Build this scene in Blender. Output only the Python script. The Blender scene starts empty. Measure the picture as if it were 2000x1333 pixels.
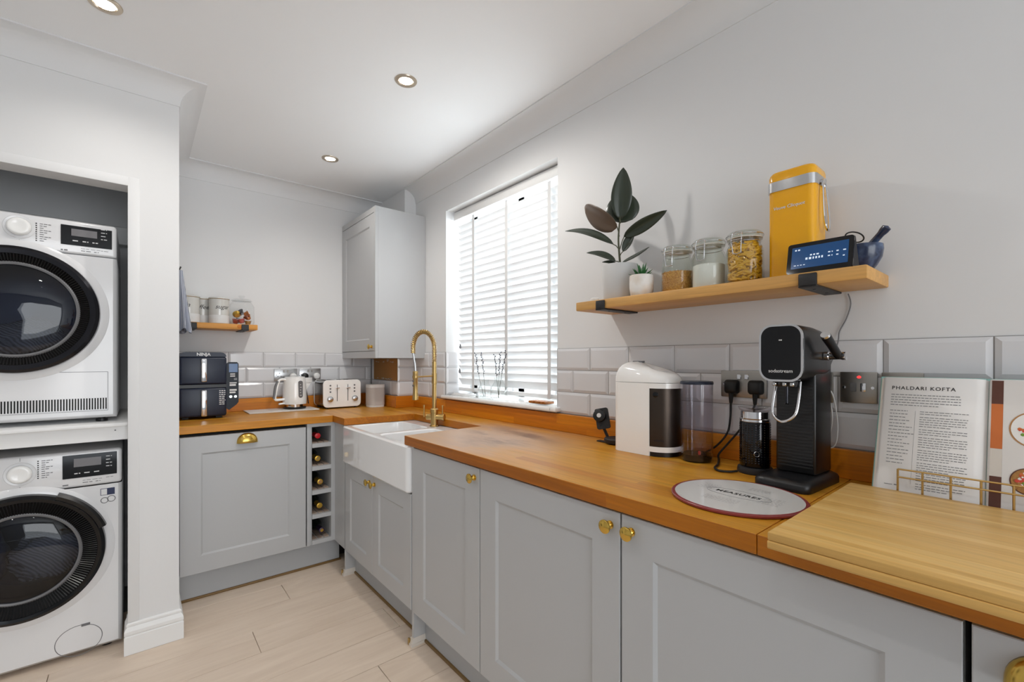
import bpy, bmesh, math, random
from mathutils import Vector, Matrix, noise
R = math.radians
PI = math.pi
random.seed(7)
sc = bpy.context.scene
col = sc.collection
# ---------------------------------------------------------------- camera
cd = bpy.data.cameras.new('camera'); cam = bpy.data.objects.new('camera', cd); col.objects.link(cam)
cam.location = (0, 0, 1.24); cam.rotation_euler = (R(90), 0, R(-39.705))
cd.sensor_width = 36; cd.sensor_fit = 'HORIZONTAL'; cd.lens = 879.27 / 2000 * 36
cd.shift_y = 38.8 / 2000; cd.clip_start = 0.02
sc.camera = cam
# ---------------------------------------------------------------- world and light
sc.view_settings.view_transform = 'Standard'; sc.view_settings.look = 'None'
sc.view_settings.gamma = 1; sc.view_settings.use_curve_mapping = False
sc.view_settings.exposure = 0.15
sc.cycles.transparent_max_bounces = 16
w = bpy.data.worlds.new('world'); sc.world = w; w.use_nodes = True
bg = w.node_tree.nodes['Background']; bg.inputs[0].default_value = (0.86, 0.93, 1, 1); bg.inputs[1].default_value = 2.2

def area(name, loc, rot, sx, sy, energy, color):
    l = bpy.data.lights.new(name, 'AREA'); l.shape = 'RECTANGLE'; l.size = sx; l.size_y = sy; l.energy = energy; l.color = color
    o = bpy.data.objects.new(name, l); o.location = loc; o.rotation_euler = rot; col.objects.link(o); return o
# daylight entering through the kitchen window and through the patio doors behind the camera
area('daylight_window', (1.98, 2.03, 1.6), (0, R(90), 0), 1.3, 1.1, 30, (0.90, 0.95, 1))
area('daylight_patio', (0.3, -2.75, 1.4), (R(90), 0, 0), 2.2, 1.5, 25, (0.97, 0.985, 1))

# ---------------------------------------------------------------- materials
def lin(c):
    def f(v):
        v /= 255
        return v / 12.92 if v <= 0.04045 else ((v + 0.055) / 1.055) ** 2.4
    return (f(c[0]), f(c[1]), f(c[2]), 1)
MT = {}
def M(name, c, rough=.5, metal=0, spec=.5, coat=0, emit=None, es=1, bump=None, sss=0, coatr=.05):
    m = bpy.data.materials.new(name); m.use_nodes = True; nt = m.node_tree; b = nt.nodes['Principled BSDF']
    b.inputs['Base Color'].default_value = lin(c); b.inputs['Roughness'].default_value = rough; b.inputs['Metallic'].default_value = metal
    b.inputs['Specular IOR Level'].default_value = spec; b.inputs['Coat Weight'].default_value = coat; b.inputs['Coat Roughness'].default_value = coatr
    if emit: b.inputs['Emission Color'].default_value = lin(emit); b.inputs['Emission Strength'].default_value = es
    if bump:
        sc_, st = bump
        tc = nt.nodes.new('ShaderNodeTexCoord'); n = nt.nodes.new('ShaderNodeTexNoise'); n.inputs['Scale'].default_value = sc_; n.inputs['Detail'].default_value = 4
        bp = nt.nodes.new('ShaderNodeBump'); bp.inputs['Strength'].default_value = st; bp.inputs['Distance'].default_value = .01
        nt.links.new(tc.outputs['Object'], n.inputs['Vector']); nt.links.new(n.outputs['Fac'], bp.inputs['Height']); nt.links.new(bp.outputs['Normal'], b.inputs['Normal'])
    MT[name] = m
    return m
def nd(nt, t, **k):
    n = nt.nodes.new(t)
    for a, v in k.items():
        if a.startswith('_'): setattr(n, a[1:], v)
        else: n.inputs[a.replace('__', ' ')].default_value = v
    return n
def glass(name, tint=(255, 255, 255), refl=.9, rough=0.02, ior=1.45):
    m = bpy.data.materials.new(name); m.use_nodes = True; nt = m.node_tree; nt.nodes.clear()
    out = nd(nt, 'ShaderNodeOutputMaterial'); mx = nd(nt, 'ShaderNodeMixShader'); tr = nd(nt, 'ShaderNodeBsdfTransparent'); gl = nd(nt, 'ShaderNodeBsdfGlossy')
    tr.inputs[0].default_value = lin(tint); gl.inputs['Roughness'].default_value = rough; gl.inputs[0].default_value = (refl, refl, refl, 1)
    # Schlick reflectance, the same from both sides of the thin wall
    lw_ = nd(nt, 'ShaderNodeLayerWeight', Blend=.5); pw = nd(nt, 'ShaderNodeMath', _operation='POWER'); pw.inputs[1].default_value = 4; f0 = ((ior - 1) / (ior + 1)) ** 2
    fr = nd(nt, 'ShaderNodeMath', _operation='MULTIPLY_ADD'); fr.inputs[1].default_value = 1 - f0; fr.inputs[2].default_value = f0
    nt.links.new(lw_.outputs['Facing'], pw.inputs[0]); nt.links.new(pw.outputs[0], fr.inputs[0]); nt.links.new(fr.outputs[0], mx.inputs[0]); nt.links.new(tr.outputs[0], mx.inputs[1]); nt.links.new(gl.outputs[0], mx.inputs[2]); nt.links.new(mx.outputs[0], out.inputs[0])
    MT[name] = m; return m
def wood(name, c1, c2, along='Y', stave=(.62, .043), rough=.42, grain=1.0, wear=None, coat=.0, spec=.45, dark=.72):
    """planed timber: staves of varying tone plus stretched grain, along the given object axis"""
    m = bpy.data.materials.new(name); m.use_nodes = True; nt = m.node_tree; b = nt.nodes['Principled BSDF']; L = nt.links.new
    tc = nd(nt, 'ShaderNodeTexCoord'); sp = nd(nt, 'ShaderNodeSeparateXYZ'); L(tc.outputs['Object'], sp.inputs[0])
    cb = nd(nt, 'ShaderNodeCombineXYZ')
    u, v = ('Y', 'X') if along == 'Y' else ('X', 'Y')
    if along == 'Z': u, v = 'Z', 'X'
    zz = nd(nt, 'ShaderNodeMath', _operation='MULTIPLY_ADD'); zz.inputs[1].default_value = .63; L(sp.outputs['Z' if along != 'Z' else 'Y'], zz.inputs[0]); L(sp.outputs[v], zz.inputs[2])
    L(sp.outputs[u], cb.inputs[0]); L(zz.outputs[0], cb.inputs[1])
    br = nd(nt, 'ShaderNodeTexBrick'); br.offset = .37; br.offset_frequency = 2; br.squash = 1
    br.inputs['Color1'].default_value = (0, 0, 0, 1); br.inputs['Color2'].default_value = (1, 1, 1, 1); br.inputs['Mortar'].default_value = (.5, .5, .5, 1)
    br.inputs['Scale'].default_value = 1; br.inputs['Mortar Size'].default_value = 0; br.inputs['Brick Width'].default_value = stave[0]; br.inputs['Row Height'].default_value = stave[1]
    L(cb.outputs[0], br.inputs['Vector'])
    mp = nd(nt, 'ShaderNodeMapping'); mp.inputs['Scale'].default_value = (3, 70, 70) if along != 'Z' else (3, 70, 70)
    cb2 = nd(nt, 'ShaderNodeCombineXYZ'); L(sp.outputs[u], cb2.inputs[0]); L(sp.outputs[v], cb2.inputs[1]); L(sp.outputs['Z' if along != 'Z' else 'Y'], cb2.inputs[2])
    ad = nd(nt, 'ShaderNodeVectorMath', _operation='MULTIPLY_ADD'); ad.inputs[1].default_value = (3, 3, 3); L(br.outputs['Color'], ad.inputs[0]); L(cb2.outputs[0], ad.inputs[2])
    L(ad.outputs[0], mp.inputs['Vector'])
    n = nd(nt, 'ShaderNodeTexNoise', Scale=1.0, Detail=6.0, Roughness=.65, Distortion=.6); L(mp.outputs[0], n.inputs['Vector'])
    mp2 = nd(nt, 'ShaderNodeMapping'); mp2.inputs['Scale'].default_value = (1.2, 9, 9); L(ad.outputs[0], mp2.inputs['Vector'])
    n2 = nd(nt, 'ShaderNodeTexNoise', Scale=1.0, Detail=3.0); L(mp2.outputs[0], n2.inputs['Vector'])
    mix = nd(nt, 'ShaderNodeMix', _data_type='RGBA'); mix.inputs[6].default_value = lin(c1); mix.inputs[7].default_value = lin(c2)
    f1 = nd(nt, 'ShaderNodeMath', _operation='MULTIPLY_ADD'); f1.inputs[1].default_value = .55; L(br.outputs['Color'], f1.inputs[0])
    f2 = nd(nt, 'ShaderNodeMath', _operation='MULTIPLY_ADD'); f2.inputs[1].default_value = .9; f2.inputs[2].default_value = -.22; L(n2.outputs['Fac'], f2.inputs[0]); L(f2.outputs[0], f1.inputs[2]); L(f1.outputs[0], mix.inputs[0])
    gr = nd(nt, 'ShaderNodeMapRange'); gr.inputs[1].default_value = .3; gr.inputs[2].default_value = .7; gr.inputs[3].default_value = 1 - (1 - dark) * grain; gr.inputs[4].default_value = 1.06; L(n.outputs['Fac'], gr.inputs[0])
    mul = nd(nt, 'ShaderNodeMix', _data_type='RGBA', _blend_type='MULTIPLY'); mul.inputs[0].default_value = 1; L(mix.outputs[2], mul.inputs[6]); L(gr.outputs[0], mul.inputs[7])
    last = mul.outputs[2]
    if wear:      # bleached and stained patches on the upper face only
        ge = nd(nt, 'ShaderNodeNewGeometry'); gn = nd(nt, 'ShaderNodeSeparateXYZ'); L(ge.outputs['Normal'], gn.inputs[0])
        for (wx, wy, rad, c, sc_, thr, amt) in wear:
            vm = nd(nt, 'ShaderNodeVectorMath', _operation='DISTANCE'); vm.inputs[1].default_value = (wx, wy, .91); L(tc.outputs['Object'], vm.inputs[0])
            mr = nd(nt, 'ShaderNodeMapRange', _interpolation_type='SMOOTHSTEP'); mr.inputs[1].default_value = rad; mr.inputs[2].default_value = rad * .25; mr.inputs[3].default_value = 0; mr.inputs[4].default_value = 1; L(vm.outputs['Value'], mr.inputs[0])
            wn = nd(nt, 'ShaderNodeTexNoise', Scale=sc_, Detail=5.0, Roughness=.6); 
            wm = nd(nt, 'ShaderNodeMapping'); wm.inputs['Scale'].default_value = (1.5, .55, 1); L(tc.outputs['Object'], wm.inputs[0]); L(wm.outputs[0], wn.inputs['Vector'])
            wr = nd(nt, 'ShaderNodeMapRange'); wr.inputs[1].default_value = thr; wr.inputs[2].default_value = thr + .18; L(wn.outputs['Fac'], wr.inputs[0])
            mm = nd(nt, 'ShaderNodeMath', _operation='MULTIPLY'); L(mr.outputs[0], mm.inputs[0]); L(wr.outputs[0], mm.inputs[1])
            m3 = nd(nt, 'ShaderNodeMath', _operation='MULTIPLY'); m3.inputs[1].default_value = amt; L(mm.outputs[0], m3.inputs[0]); m4 = nd(nt, 'ShaderNodeMath', _operation='MULTIPLY', _use_clamp=True); L(m3.outputs[0], m4.inputs[0]); L(gn.outputs['Z'], m4.inputs[1])
            wmx = nd(nt, 'ShaderNodeMix', _data_type='RGBA'); wmx.inputs[7].default_value = lin(c); L(m4.outputs[0], wmx.inputs[0]); L(last, wmx.inputs[6]); last = wmx.outputs[2]
    L(last, b.inputs['Base Color']); b.inputs['Roughness'].default_value = rough; b.inputs['Specular IOR Level'].default_value = spec; b.inputs['Coat Weight'].default_value = coat; b.inputs['Coat Roughness'].default_value = .2
    bp = nd(nt, 'ShaderNodeBump', Strength=.12, Distance=.002); L(n.outputs['Fac'], bp.inputs['Height']); L(bp.outputs[0], b.inputs['Normal'])
    MT[name] = m; return m
def plankmat(name, c1, c2):
    m = bpy.data.materials.new(name); m.use_nodes = True; nt = m.node_tree; b = nt.nodes['Principled BSDF']; L = nt.links.new
    tc = nd(nt, 'ShaderNodeTexCoord'); oi = nd(nt, 'ShaderNodeObjectInfo')
    ad = nd(nt, 'ShaderNodeVectorMath', _operation='MULTIPLY_ADD'); ad.inputs[1].default_value = (7, 5, 3); L(oi.outputs['Random'], ad.inputs[0]); L(tc.outputs['Object'], ad.inputs[2])
    mp = nd(nt, 'ShaderNodeMapping'); mp.inputs['Scale'].default_value = (2.2, 26, 1); L(ad.outputs[0], mp.inputs[0])
    n = nd(nt, 'ShaderNodeTexNoise', Scale=1.0, Detail=7.0, Roughness=.6, Distortion=1.2); L(mp.outputs[0], n.inputs['Vector'])
    mp2 = nd(nt, 'ShaderNodeMapping'); mp2.inputs['Scale'].default_value = (1.0, 5, 1); L(ad.outputs[0], mp2.inputs[0])
    wv = nd(nt, 'ShaderNodeTexNoise', Scale=1.6, Detail=2.0, Distortion=2.0); L(mp2.outputs[0], wv.inputs['Vector'])
    s = nd(nt, 'ShaderNodeMath', _operation='MULTIPLY_ADD'); s.inputs[1].default_value = .5; L(n.outputs['Fac'], s.inputs[0])
    h = nd(nt, 'ShaderNodeMath', _operation='MULTIPLY'); h.inputs[1].default_value = .5; L(wv.outputs['Fac'], h.inputs[0]); L(h.outputs[0], s.inputs[2])
    mr = nd(nt, 'ShaderNodeMapRange'); mr.inputs[1].default_value = .36; mr.inputs[2].default_value = .64; L(s.outputs[0], mr.inputs[0])
    mix = nd(nt, 'ShaderNodeMix', _data_type='RGBA'); mix.inputs[6].default_value = lin(c1); mix.inputs[7].default_value = lin(c2); L(mr.outputs[0], mix.inputs[0])
    L(mix.outputs[2], b.inputs['Base Color']); b.inputs['Roughness'].default_value = .42
    MT[name] = m; return m
def speckle(name, c1, c2, scale=200, lo=.4, hi=.6, rough=.5, stripes=None, metal=0):
    m = bpy.data.materials.new(name); m.use_nodes = True; nt = m.node_tree; b = nt.nodes['Principled BSDF']; L = nt.links.new
    tc = nd(nt, 'ShaderNodeTexCoord')
    if stripes:
        n = nd(nt, 'ShaderNodeTexWave', Scale=scale); n.bands_direction = stripes; n.inputs['Distortion'].default_value = .6; o = n.outputs['Fac']
    else:
        n = nd(nt, 'ShaderNodeTexNoise', Scale=scale, Detail=3.0); o = n.outputs['Fac']
    L(tc.outputs['Object'], n.inputs['Vector'])
    mr = nd(nt, 'ShaderNodeMapRange'); mr.inputs[1].default_value = lo; mr.inputs[2].default_value = hi; L(o, mr.inputs[0])
    mix = nd(nt, 'ShaderNodeMix', _data_type='RGBA'); mix.inputs[6].default_value = lin(c1); mix.inputs[7].default_value = lin(c2); L(mr.outputs[0], mix.inputs[0])
    L(mix.outputs[2], b.inputs['Base Color']); b.inputs['Roughness'].default_value = rough; b.inputs['Metallic'].default_value = metal
    MT[name] = m; return m
def translucent(name, c, fac=.4):
    m = bpy.data.materials.new(name); m.use_nodes = True; nt = m.node_tree; nt.nodes.clear(); L = nt.links.new
    out = nd(nt, 'ShaderNodeOutputMaterial'); mx = nd(nt, 'ShaderNodeMixShader'); d = nd(nt, 'ShaderNodeBsdfDiffuse'); t = nd(nt, 'ShaderNodeBsdfTranslucent')
    d.inputs[0].default_value = lin(c); t.inputs[0].default_value = lin(c); mx.inputs[0].default_value = fac
    L(d.outputs[0], mx.inputs[1]); L(t.outputs[0], mx.inputs[2]); L(mx.outputs[0], out.inputs[0]); MT[name] = m; return m
M('wall', (228, 228, 228), .7, bump=(60, .02)); M('ceiling', (242, 242, 242), .8); M('trim', (238, 238, 237), .45)
M('grout', (150, 148, 146), .9); M('tile', (220, 220, 222), .12, coat=.3); M('brown_board', (168, 120, 64), .8, bump=(90, .5)); M('plaster', (190, 180, 165), .9, bump=(120, .6))
M('cabinet', (189, 190, 191), .38); M('cabinet_dark', (150, 150, 152), .5); M('cabinet_in', (190, 186, 184), .5); M('black_gap', (18, 17, 17), .8)
M('brass', (214, 178, 88), .2, 1); M('brass_dull', (190, 160, 104), .3, 1); M('chrome', (222, 222, 224), .08, 1); M('steel', (176, 176, 176), .28, 1); M('dark_steel', (158, 154, 148), .36, 1)
M('black', (18, 18, 20), .35); M('black_gloss', (8, 9, 13), .07, spec=.35, coat=.15); M('black_matte', (30, 30, 32), .6); M('iron', (34, 33, 34), .5, bump=(300, .1)); M('rubber', (16, 16, 16), .55)
M('navy', (17, 28, 50), .38); M('panel_navy', (8, 16, 30), .3, spec=.3); M('strip', (124, 96, 54), .5); M('fascia_metal', (74, 66, 60), .34, 1); M('soda_black', (10, 10, 12), .3); M('sheer_red', (196, 150, 150), .6); M('white_gloss', (248, 248, 246), .1, coat=.4); M('white_enamel', (232, 232, 233), .18, coat=.3); M('white_plastic', (230, 230, 228), .35); M('ceramic', (244, 244, 244), .06, coat=.5)
M('grey_plastic', (110, 110, 112), .4); M('screen_grey', (120, 118, 120), .25); M('print_grey', (120, 120, 122), .6); M('print_dark', (48, 46, 46), .6); M('print_white', (225, 225, 225), .5); M('red', (190, 22, 30), .35); M('red_neon', (255, 40, 40), .4, emit=(255, 40, 40), es=3)
M('speaker_mesh', (205, 200, 196), .75, bump=(900, .3)); M('pane_dark', (20, 24, 34), .05, coat=.4)
M('leaf', (52, 60, 48), .3); M('leaf_under', (92, 74, 58), .42); M('stem', (70, 72, 50), .6); M('soil', (40, 30, 24), .9); M('succulent', (46, 104, 52), .4); M('pot_grey', (206, 206, 205), .55); 
M('flour', (240, 238, 236), .9, bump=(30, .3)); M('pasta', (226, 172, 40), .45); M('yellow', (240, 172, 0), .2, coat=.15); M('yellow_dark', (205, 140, 10), .2)
M('steel_soft', (205, 206, 208), .2, 1); M('paper', (236, 234, 232), .7); M('page_edge', (214, 206, 196), .8); M('teal', (150, 196, 188), .5); M('navy_cover', (28, 40, 78), .5)
M('plate_white', (232, 230, 226), .4); M('food_red', (206, 70, 48), .5); M('food_green', (110, 150, 50), .5); M('food_orange', (202, 110, 50), .6); M('food_brown', (90, 50, 36), .6); M('marble_print', (222, 218, 214), .4)
M('label_paper', (226, 226, 226), .5); M('burgundy', (140, 58, 58), .3); M('measure_white', (228, 226, 222), .08, coat=.6); M('stoneware', (206, 205, 200), .08, coat=.5)
M('lamp_lens', (255, 250, 240), .3, emit=(255, 236, 208), es=14); M('lamp_ring', (196, 182, 164), .3, 1); M('cork', (176, 130, 84), .7); M('gold_foil', (196, 156, 60), .3, .7); M('red_foil', (196, 16, 30), .35); M('bottle_glass', (14, 22, 14), .06, coat=.5); M('purple_foil', (48, 30, 56), .35)
M('lcd', (20, 70, 120), .12, emit=(14, 76, 138), es=.12); M('lcd_white', (220, 230, 240), .3, emit=(200, 220, 240), es=.4); M('copper', (196, 120, 62), .25, .9); M('pink_foil', (214, 130, 140), .25, .8); M('pewter', (70, 74, 90), .3, .6)
M('toaster_side', (120, 116, 112), .16, 1); M('kick', (178, 180, 182), .5); M('transparent_plastic', (222, 214, 204), .2); M('black_chrome', (60, 60, 64), .12, 1); M('drum', (60, 66, 80), .3, .8)
speckle('grain_seed', (224, 172, 84), (190, 128, 48), 240, .35, .65, .6); speckle('mortar_stone', (34, 44, 70), (92, 110, 140), 30, .45, .75, .18); speckle('stripe_cloth', (204, 206, 212), (84, 98, 128), 70, .3, .7, .9, stripes='X')
speckle('laundry', (190, 190, 192), (120, 120, 126), 40, .3, .7, .9, stripes='DIAGONAL'); speckle('laundry_blue', (84, 96, 130), (60, 70, 98), 30, .3, .7, .9); speckle('glazed_pot', (236, 234, 230), (206, 184, 156), 12, .4, .7, .4)
speckle('canister_band', (206, 206, 206), (228, 228, 226), 180, .3, .7, .5, stripes='Z'); speckle('dark_ridge', (24, 23, 24), (10, 10, 11), 4, .3, .7, .25)
glass('glass', (252, 253, 253)); glass('glass_green', (250, 252, 250), .9); glass('door_glass', (150, 156, 170), 1.0, .01, 1.5); glass('pane', (250, 252, 252)); glass('acrylic', (250, 249, 252), .9, .02, 1.4); glass('frosted', (235, 240, 238), .9, .2)
wood('oak', (192, 118, 8), (228, 168, 56), 'Y', (.72, .041), .36, wear=[(1.15, 1.62, .62, (192, 164, 142), 3.0, .32, .85), (1.24, 1.55, .36, (112, 84, 70), 6.0, .46, .75), (1.0, 1.72, .3, (196, 166, 140), 3.0, .3, .5)])
wood('oak_back', (194, 120, 10), (230, 170, 58), 'X', (.72, .041), .36, wear=[(.9, 2.9, .3, (206, 168, 128), 4.0, .36, .6)])
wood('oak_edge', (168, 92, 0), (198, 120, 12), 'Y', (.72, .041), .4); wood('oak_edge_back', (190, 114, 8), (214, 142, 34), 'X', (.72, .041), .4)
wood('oak_upstand', (198, 106, 0), (226, 142, 14), 'Y', (.5, .045), .4); wood('oak_upstand_back', (198, 106, 0), (226, 142, 14), 'X', (.5, .045), .4)
wood('shelf_wood', (196, 138, 66), (226, 176, 104), 'X', (3, .4), .45, dark=.74); wood('shelf_wood_back', (206, 138, 52), (224, 162, 78), 'X', (3, .4), .45, dark=.78)
wood('bamboo_x', (214, 164, 86), (238, 200, 128), 'X', (2.4, .018), .4, dark=.8); plankmat('plank', (232, 214, 195), (218, 198, 178)); wood('rack_slat', (150, 130, 116), (186, 166, 150), 'Y', (2, .1), .6)
translucent('slat', (246, 246, 246), .10); translucent('tape', (232, 232, 232), .1)
# ---------------------------------------------------------------- mesh helpers
class MB:
    def __init__(s): s.v = []; s.f = []; s.m = []; s.mi = 0
    def add(s, v, f, mat=None):
        o = len(s.v)
        for p in v:
            p = Vector(p)
            s.v.append(mat @ p if mat is not None else p)
        for q in f: s.f.append(tuple(i + o for i in q)); s.m.append(s.mi)
        return s
    def box(s, x0, x1, y0, y1, z0, z1, bev=0, seg=2, mat=None):
        if bev:
            bm = bmesh.new(); bmesh.ops.create_cube(bm, size=1)
            for v in bm.verts: v.co = Vector(((x0 + x1) / 2 + v.co.x * (x1 - x0), (y0 + y1) / 2 + v.co.y * (y1 - y0), (z0 + z1) / 2 + v.co.z * (z1 - z0)))
            bmesh.ops.bevel(bm, geom=bm.edges[:], offset=bev, segments=seg, profile=.5, affect='EDGES')
            bm.verts.index_update(); s.add([v.co.copy() for v in bm.verts], [[v.index for v in f.verts] for f in bm.faces], mat); bm.free()
        else:
            s.add([(x0, y0, z0), (x1, y0, z0), (x1, y1, z0), (x0, y1, z0), (x0, y0, z1), (x1, y0, z1), (x1, y1, z1), (x0, y1, z1)],
                  [(0, 3, 2, 1), (4, 5, 6, 7), (0, 1, 5, 4), (1, 2, 6, 5), (2, 3, 7, 6), (3, 0, 4, 7)], mat)
        return s
    def lathe(s, prof, seg=32, c=(0, 0, 0), axis='Z', mat=None, sx=1, sy=1, cap=True, a0=0, a1=2 * PI):
        full = abs(a1 - a0 - 2 * PI) < 1e-6; n = seg if full else seg + 1
        vs = []; fs = []
        for (r, z) in prof:
            for k in range(n):
                a = a0 + (a1 - a0) * k / seg
                p = (r * math.cos(a) * sx, r * math.sin(a) * sy, z)
                if axis == 'Y': p = (p[0], z, p[1])
                if axis == 'X': p = (z, p[0], p[1])
                vs.append((p[0] + c[0], p[1] + c[1], p[2] + c[2]))
        for i in range(len(prof) - 1):
            for k in range(seg):
                k2 = (k + 1) % n
                fs.append((i * n + k, i * n + k2, (i + 1) * n + k2, (i + 1) * n + k))
        if cap and full:
            if prof[0][0] > 1e-6: fs.append(tuple(range(n - 1, -1, -1)))
            if prof[-1][0] > 1e-6: fs.append(tuple((len(prof) - 1) * n + k for k in range(n)))
        s.add(vs, fs, mat); return s
    def tube(s, pts, r, seg=8, closed=False, mat=None):
        P = [Vector(p) for p in pts]; n = len(P); rs = r if isinstance(r, (list, tuple)) else [r] * n
        T = []
        for i in range(n):
            a = P[(i - 1) % n] if closed or i > 0 else P[i]; b = P[(i + 1) % n] if closed or i < n - 1 else P[i]
            T.append((b - a).normalized())
        up = Vector((0, 0, 1)) if abs(T[0].z) < .9 else Vector((1, 0, 0)); N = (up - T[0] * up.dot(T[0])).normalized()
        vs = []; fs = []
        for i in range(n):
            N = (N - T[i] * N.dot(T[i])).normalized(); B = T[i].cross(N)
            for k in range(seg):
                a = 2 * PI * k / seg; vs.append(P[i] + (N * math.cos(a) + B * math.sin(a)) * rs[i])
        for i in range(n if closed else n - 1):
            j = (i + 1) % n
            for k in range(seg): fs.append((i * seg + k, i * seg + (k + 1) % seg, j * seg + (k + 1) % seg, j * seg + k))
        if not closed: fs.append(tuple(range(seg - 1, -1, -1))); fs.append(tuple((n - 1) * seg + k for k in range(seg)))
        s.add(vs, fs, mat); return s
    def prism(s, poly, a0, a1, axis='Z', mat=None):
        """polygon extruded along an axis; poly in the other two axes (XY, XZ for Y, YZ for X)"""
        def p(u, v, a): return (u, v, a) if axis == 'Z' else ((u, a, v) if axis == 'Y' else (a, u, v))
        n = len(poly); vs = [p(u, v, a0) for u, v in poly] + [p(u, v, a1) for u, v in poly]
        fs = [tuple(range(n - 1, -1, -1)), tuple(range(n, 2 * n))] + [(i, (i + 1) % n, n + (i + 1) % n, n + i) for i in range(n)]
        s.add(vs, fs, mat); return s
    def mesh(s, name, mats, angle=38, smooth=True):
        me = bpy.data.meshes.new(name); me.from_pydata([tuple(v) for v in s.v], [], s.f); 
        bm = bmesh.new(); bm.from_mesh(me); bmesh.ops.recalc_face_normals(bm, faces=bm.faces[:]); bm.to_mesh(me); bm.free()
        for m in (mats if isinstance(mats, (list, tuple)) else [mats]): me.materials.append(MT[m])
        if isinstance(mats, (list, tuple)): me.polygons.foreach_set('material_index', s.m)
        if smooth:
            me.polygons.foreach_set('use_smooth', [True] * len(me.polygons)); me.set_sharp_from_angle(angle=R(angle))
        return me
    def build(s, name, mats, parent=None, angle=38, smooth=True, loc=None, rot=None):
        o = bpy.data.objects.new(name, s.mesh(name, mats, angle, smooth)); col.objects.link(o)
        if parent is not None: o.parent = parent
        if loc: o.location = loc
        if rot: o.rotation_euler = rot
        return o
def inst(name, me, parent=None, loc=(0, 0, 0), rot=(0, 0, 0), scale=None):
    o = bpy.data.objects.new(name, me); col.objects.link(o); o.location = loc; o.rotation_euler = rot
    if scale: o.scale = scale
    if parent is not None: o.parent = parent
    return o
def tag(o, label, cat, group=None):
    o['label'] = label; o['category'] = cat
    if group: o['group'] = group
    return o
def thing(name, label, cat, loc=(0, 0, 0), rz=0, group=None):
    o = bpy.data.objects.new(name, None); col.objects.link(o); o.location = loc; o.rotation_euler = (0, 0, R(rz)); o.empty_display_size = .05
    return tag(o, label, cat, group)
def struct(o): o['kind'] = 'structure'; return o
def bez(p0, p1, p2, p3, n=12):
    p0, p1, p2, p3 = map(Vector, (p0, p1, p2, p3)); out = []
    for i in range(n + 1):
        t = i / n; out.append(p0 * (1 - t) ** 3 + p1 * 3 * t * (1 - t) ** 2 + p2 * 3 * t * t * (1 - t) + p3 * t ** 3)
    return out
def smooth_path(pts, n=6):
    P = [Vector(p) for p in pts]; out = []
    for i in range(len(P) - 1):
        a = P[max(i - 1, 0)]; b = P[i]; c = P[i + 1]; d = P[min(i + 2, len(P) - 1)]
        for k in range(n):
            t = k / n; out.append(.5 * ((2 * b) + (c - a) * t + (2 * a - 5 * b + 4 * c - d) * t * t + (3 * b - a - 3 * c + d) * t ** 3))
    out.append(P[-1]); return out
def rrect(x0, x1, y0, y1, r, n=6):
    out = []
    for cx, cy, a in ((x1 - r, y1 - r, 0), (x0 + r, y1 - r, 90), (x0 + r, y0 + r, 180), (x1 - r, y0 + r, 270)):
        for k in range(n + 1):
            t = R(a + 90 * k / n); out.append((cx + r * math.cos(t), cy + r * math.sin(t)))
    return out
def text(s, size, m, parent, loc, rot=(R(90), 0, 0), name='lettering', align='CENTER', shear=0, wrap=None, space=1.0, thick=.0004, wide=1.0, bold=0):
    cu = bpy.data.curves.new('t', 'FONT'); cu.body = s; cu.size = size; cu.align_x = align; cu.align_y = 'CENTER'; cu.shear = shear; cu.space_character = space; cu.extrude = thick; cu.offset = bold; cu.resolution_u = 3
    o = bpy.data.objects.new('t', cu); col.objects.link(o)
    me = bpy.data.meshes.new_from_object(o.evaluated_get(bpy.context.evaluated_depsgraph_get())); bpy.data.objects.remove(o); bpy.data.curves.remove(cu)
    me.materials.clear(); me.materials.append(MT[m]); me.name = name
    for v in me.vertices: v.co.x *= wide
    if wrap:
        for v in me.vertices:
            x, y, z = v.co; a = x / wrap; v.co = ((wrap + z) * math.sin(a), -(wrap + z) * math.cos(a), y)
        rot = (0, 0, rot[2])
    return inst(name, me, parent, loc, rot)
def lines(m, parent, rows, name='printed_text', rot=(0, 0, 0), loc=(0, 0, 0), wmin=.006, wmax=.02, gap=.003):
    """rows of printed words as fine bars: (x0, x1, z, height) on a plane facing -y"""
    mb = MB()
    for (x0, x1, z, h) in rows:
        x = x0
        while x < x1 - wmin * .5:
            w_ = min(random.uniform(wmin, wmax), x1 - x); mb.add([(x, 0, z), (x + w_, 0, z), (x + w_, 0, z + h), (x, 0, z + h)], [(0, 1, 2, 3)]); x += w_ + gap
    o = mb.build(name, m, parent, smooth=False, loc=loc, rot=rot); o['kind'] = 'stuff'; return o
XW, YW = 1.549, 3.429          # plaster faces of the window wall and of the back wall
XT, YT = 1.540, 3.420          # tile faces
WT, CEIL = .91, 2.47
# ---------------------------------------------------------------- room shell
sub = struct(MB().box(-2.6, 1.9, -2.6, 3.6, -.12, -.012).build('floor', 'grout', smooth=False))
seams = [2.93, 2.735, 2.54, 2.345, 2.15, 1.952, 1.757, 1.562] + [1.562 - .1955 * k for k in range(1, 8)]
ends = {1: .609, 2: -.272, 3: .402, 4: -.35, 5: .18, 6: .75, 0: 0.1}
pcache = {}
def plank(x0, x1, y0, y1):
    k = (round(x1 - x0, 3), round(y1 - y0, 3))
    if k not in pcache:
        g = .0009; pcache[k] = MB().box(g, k[0] - g, g, k[1] - g, -.012, 0, .0012, 1).mesh('plank', 'plank')
    inst('plank', pcache[k], sub, (x0, y0, 0))
for i in range(len(seams) - 1):
    y1, y0 = seams[i], seams[i + 1]; e = ends.get(i, random.uniform(-.6, .6)); e -= 1.292 * 3
    while e < 1.0:
        if e + 1.292 > -1.5:
            plank(max(e, -1.5), min(e + 1.292, 1.04), y0, y1)
        e += 1.292
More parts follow.
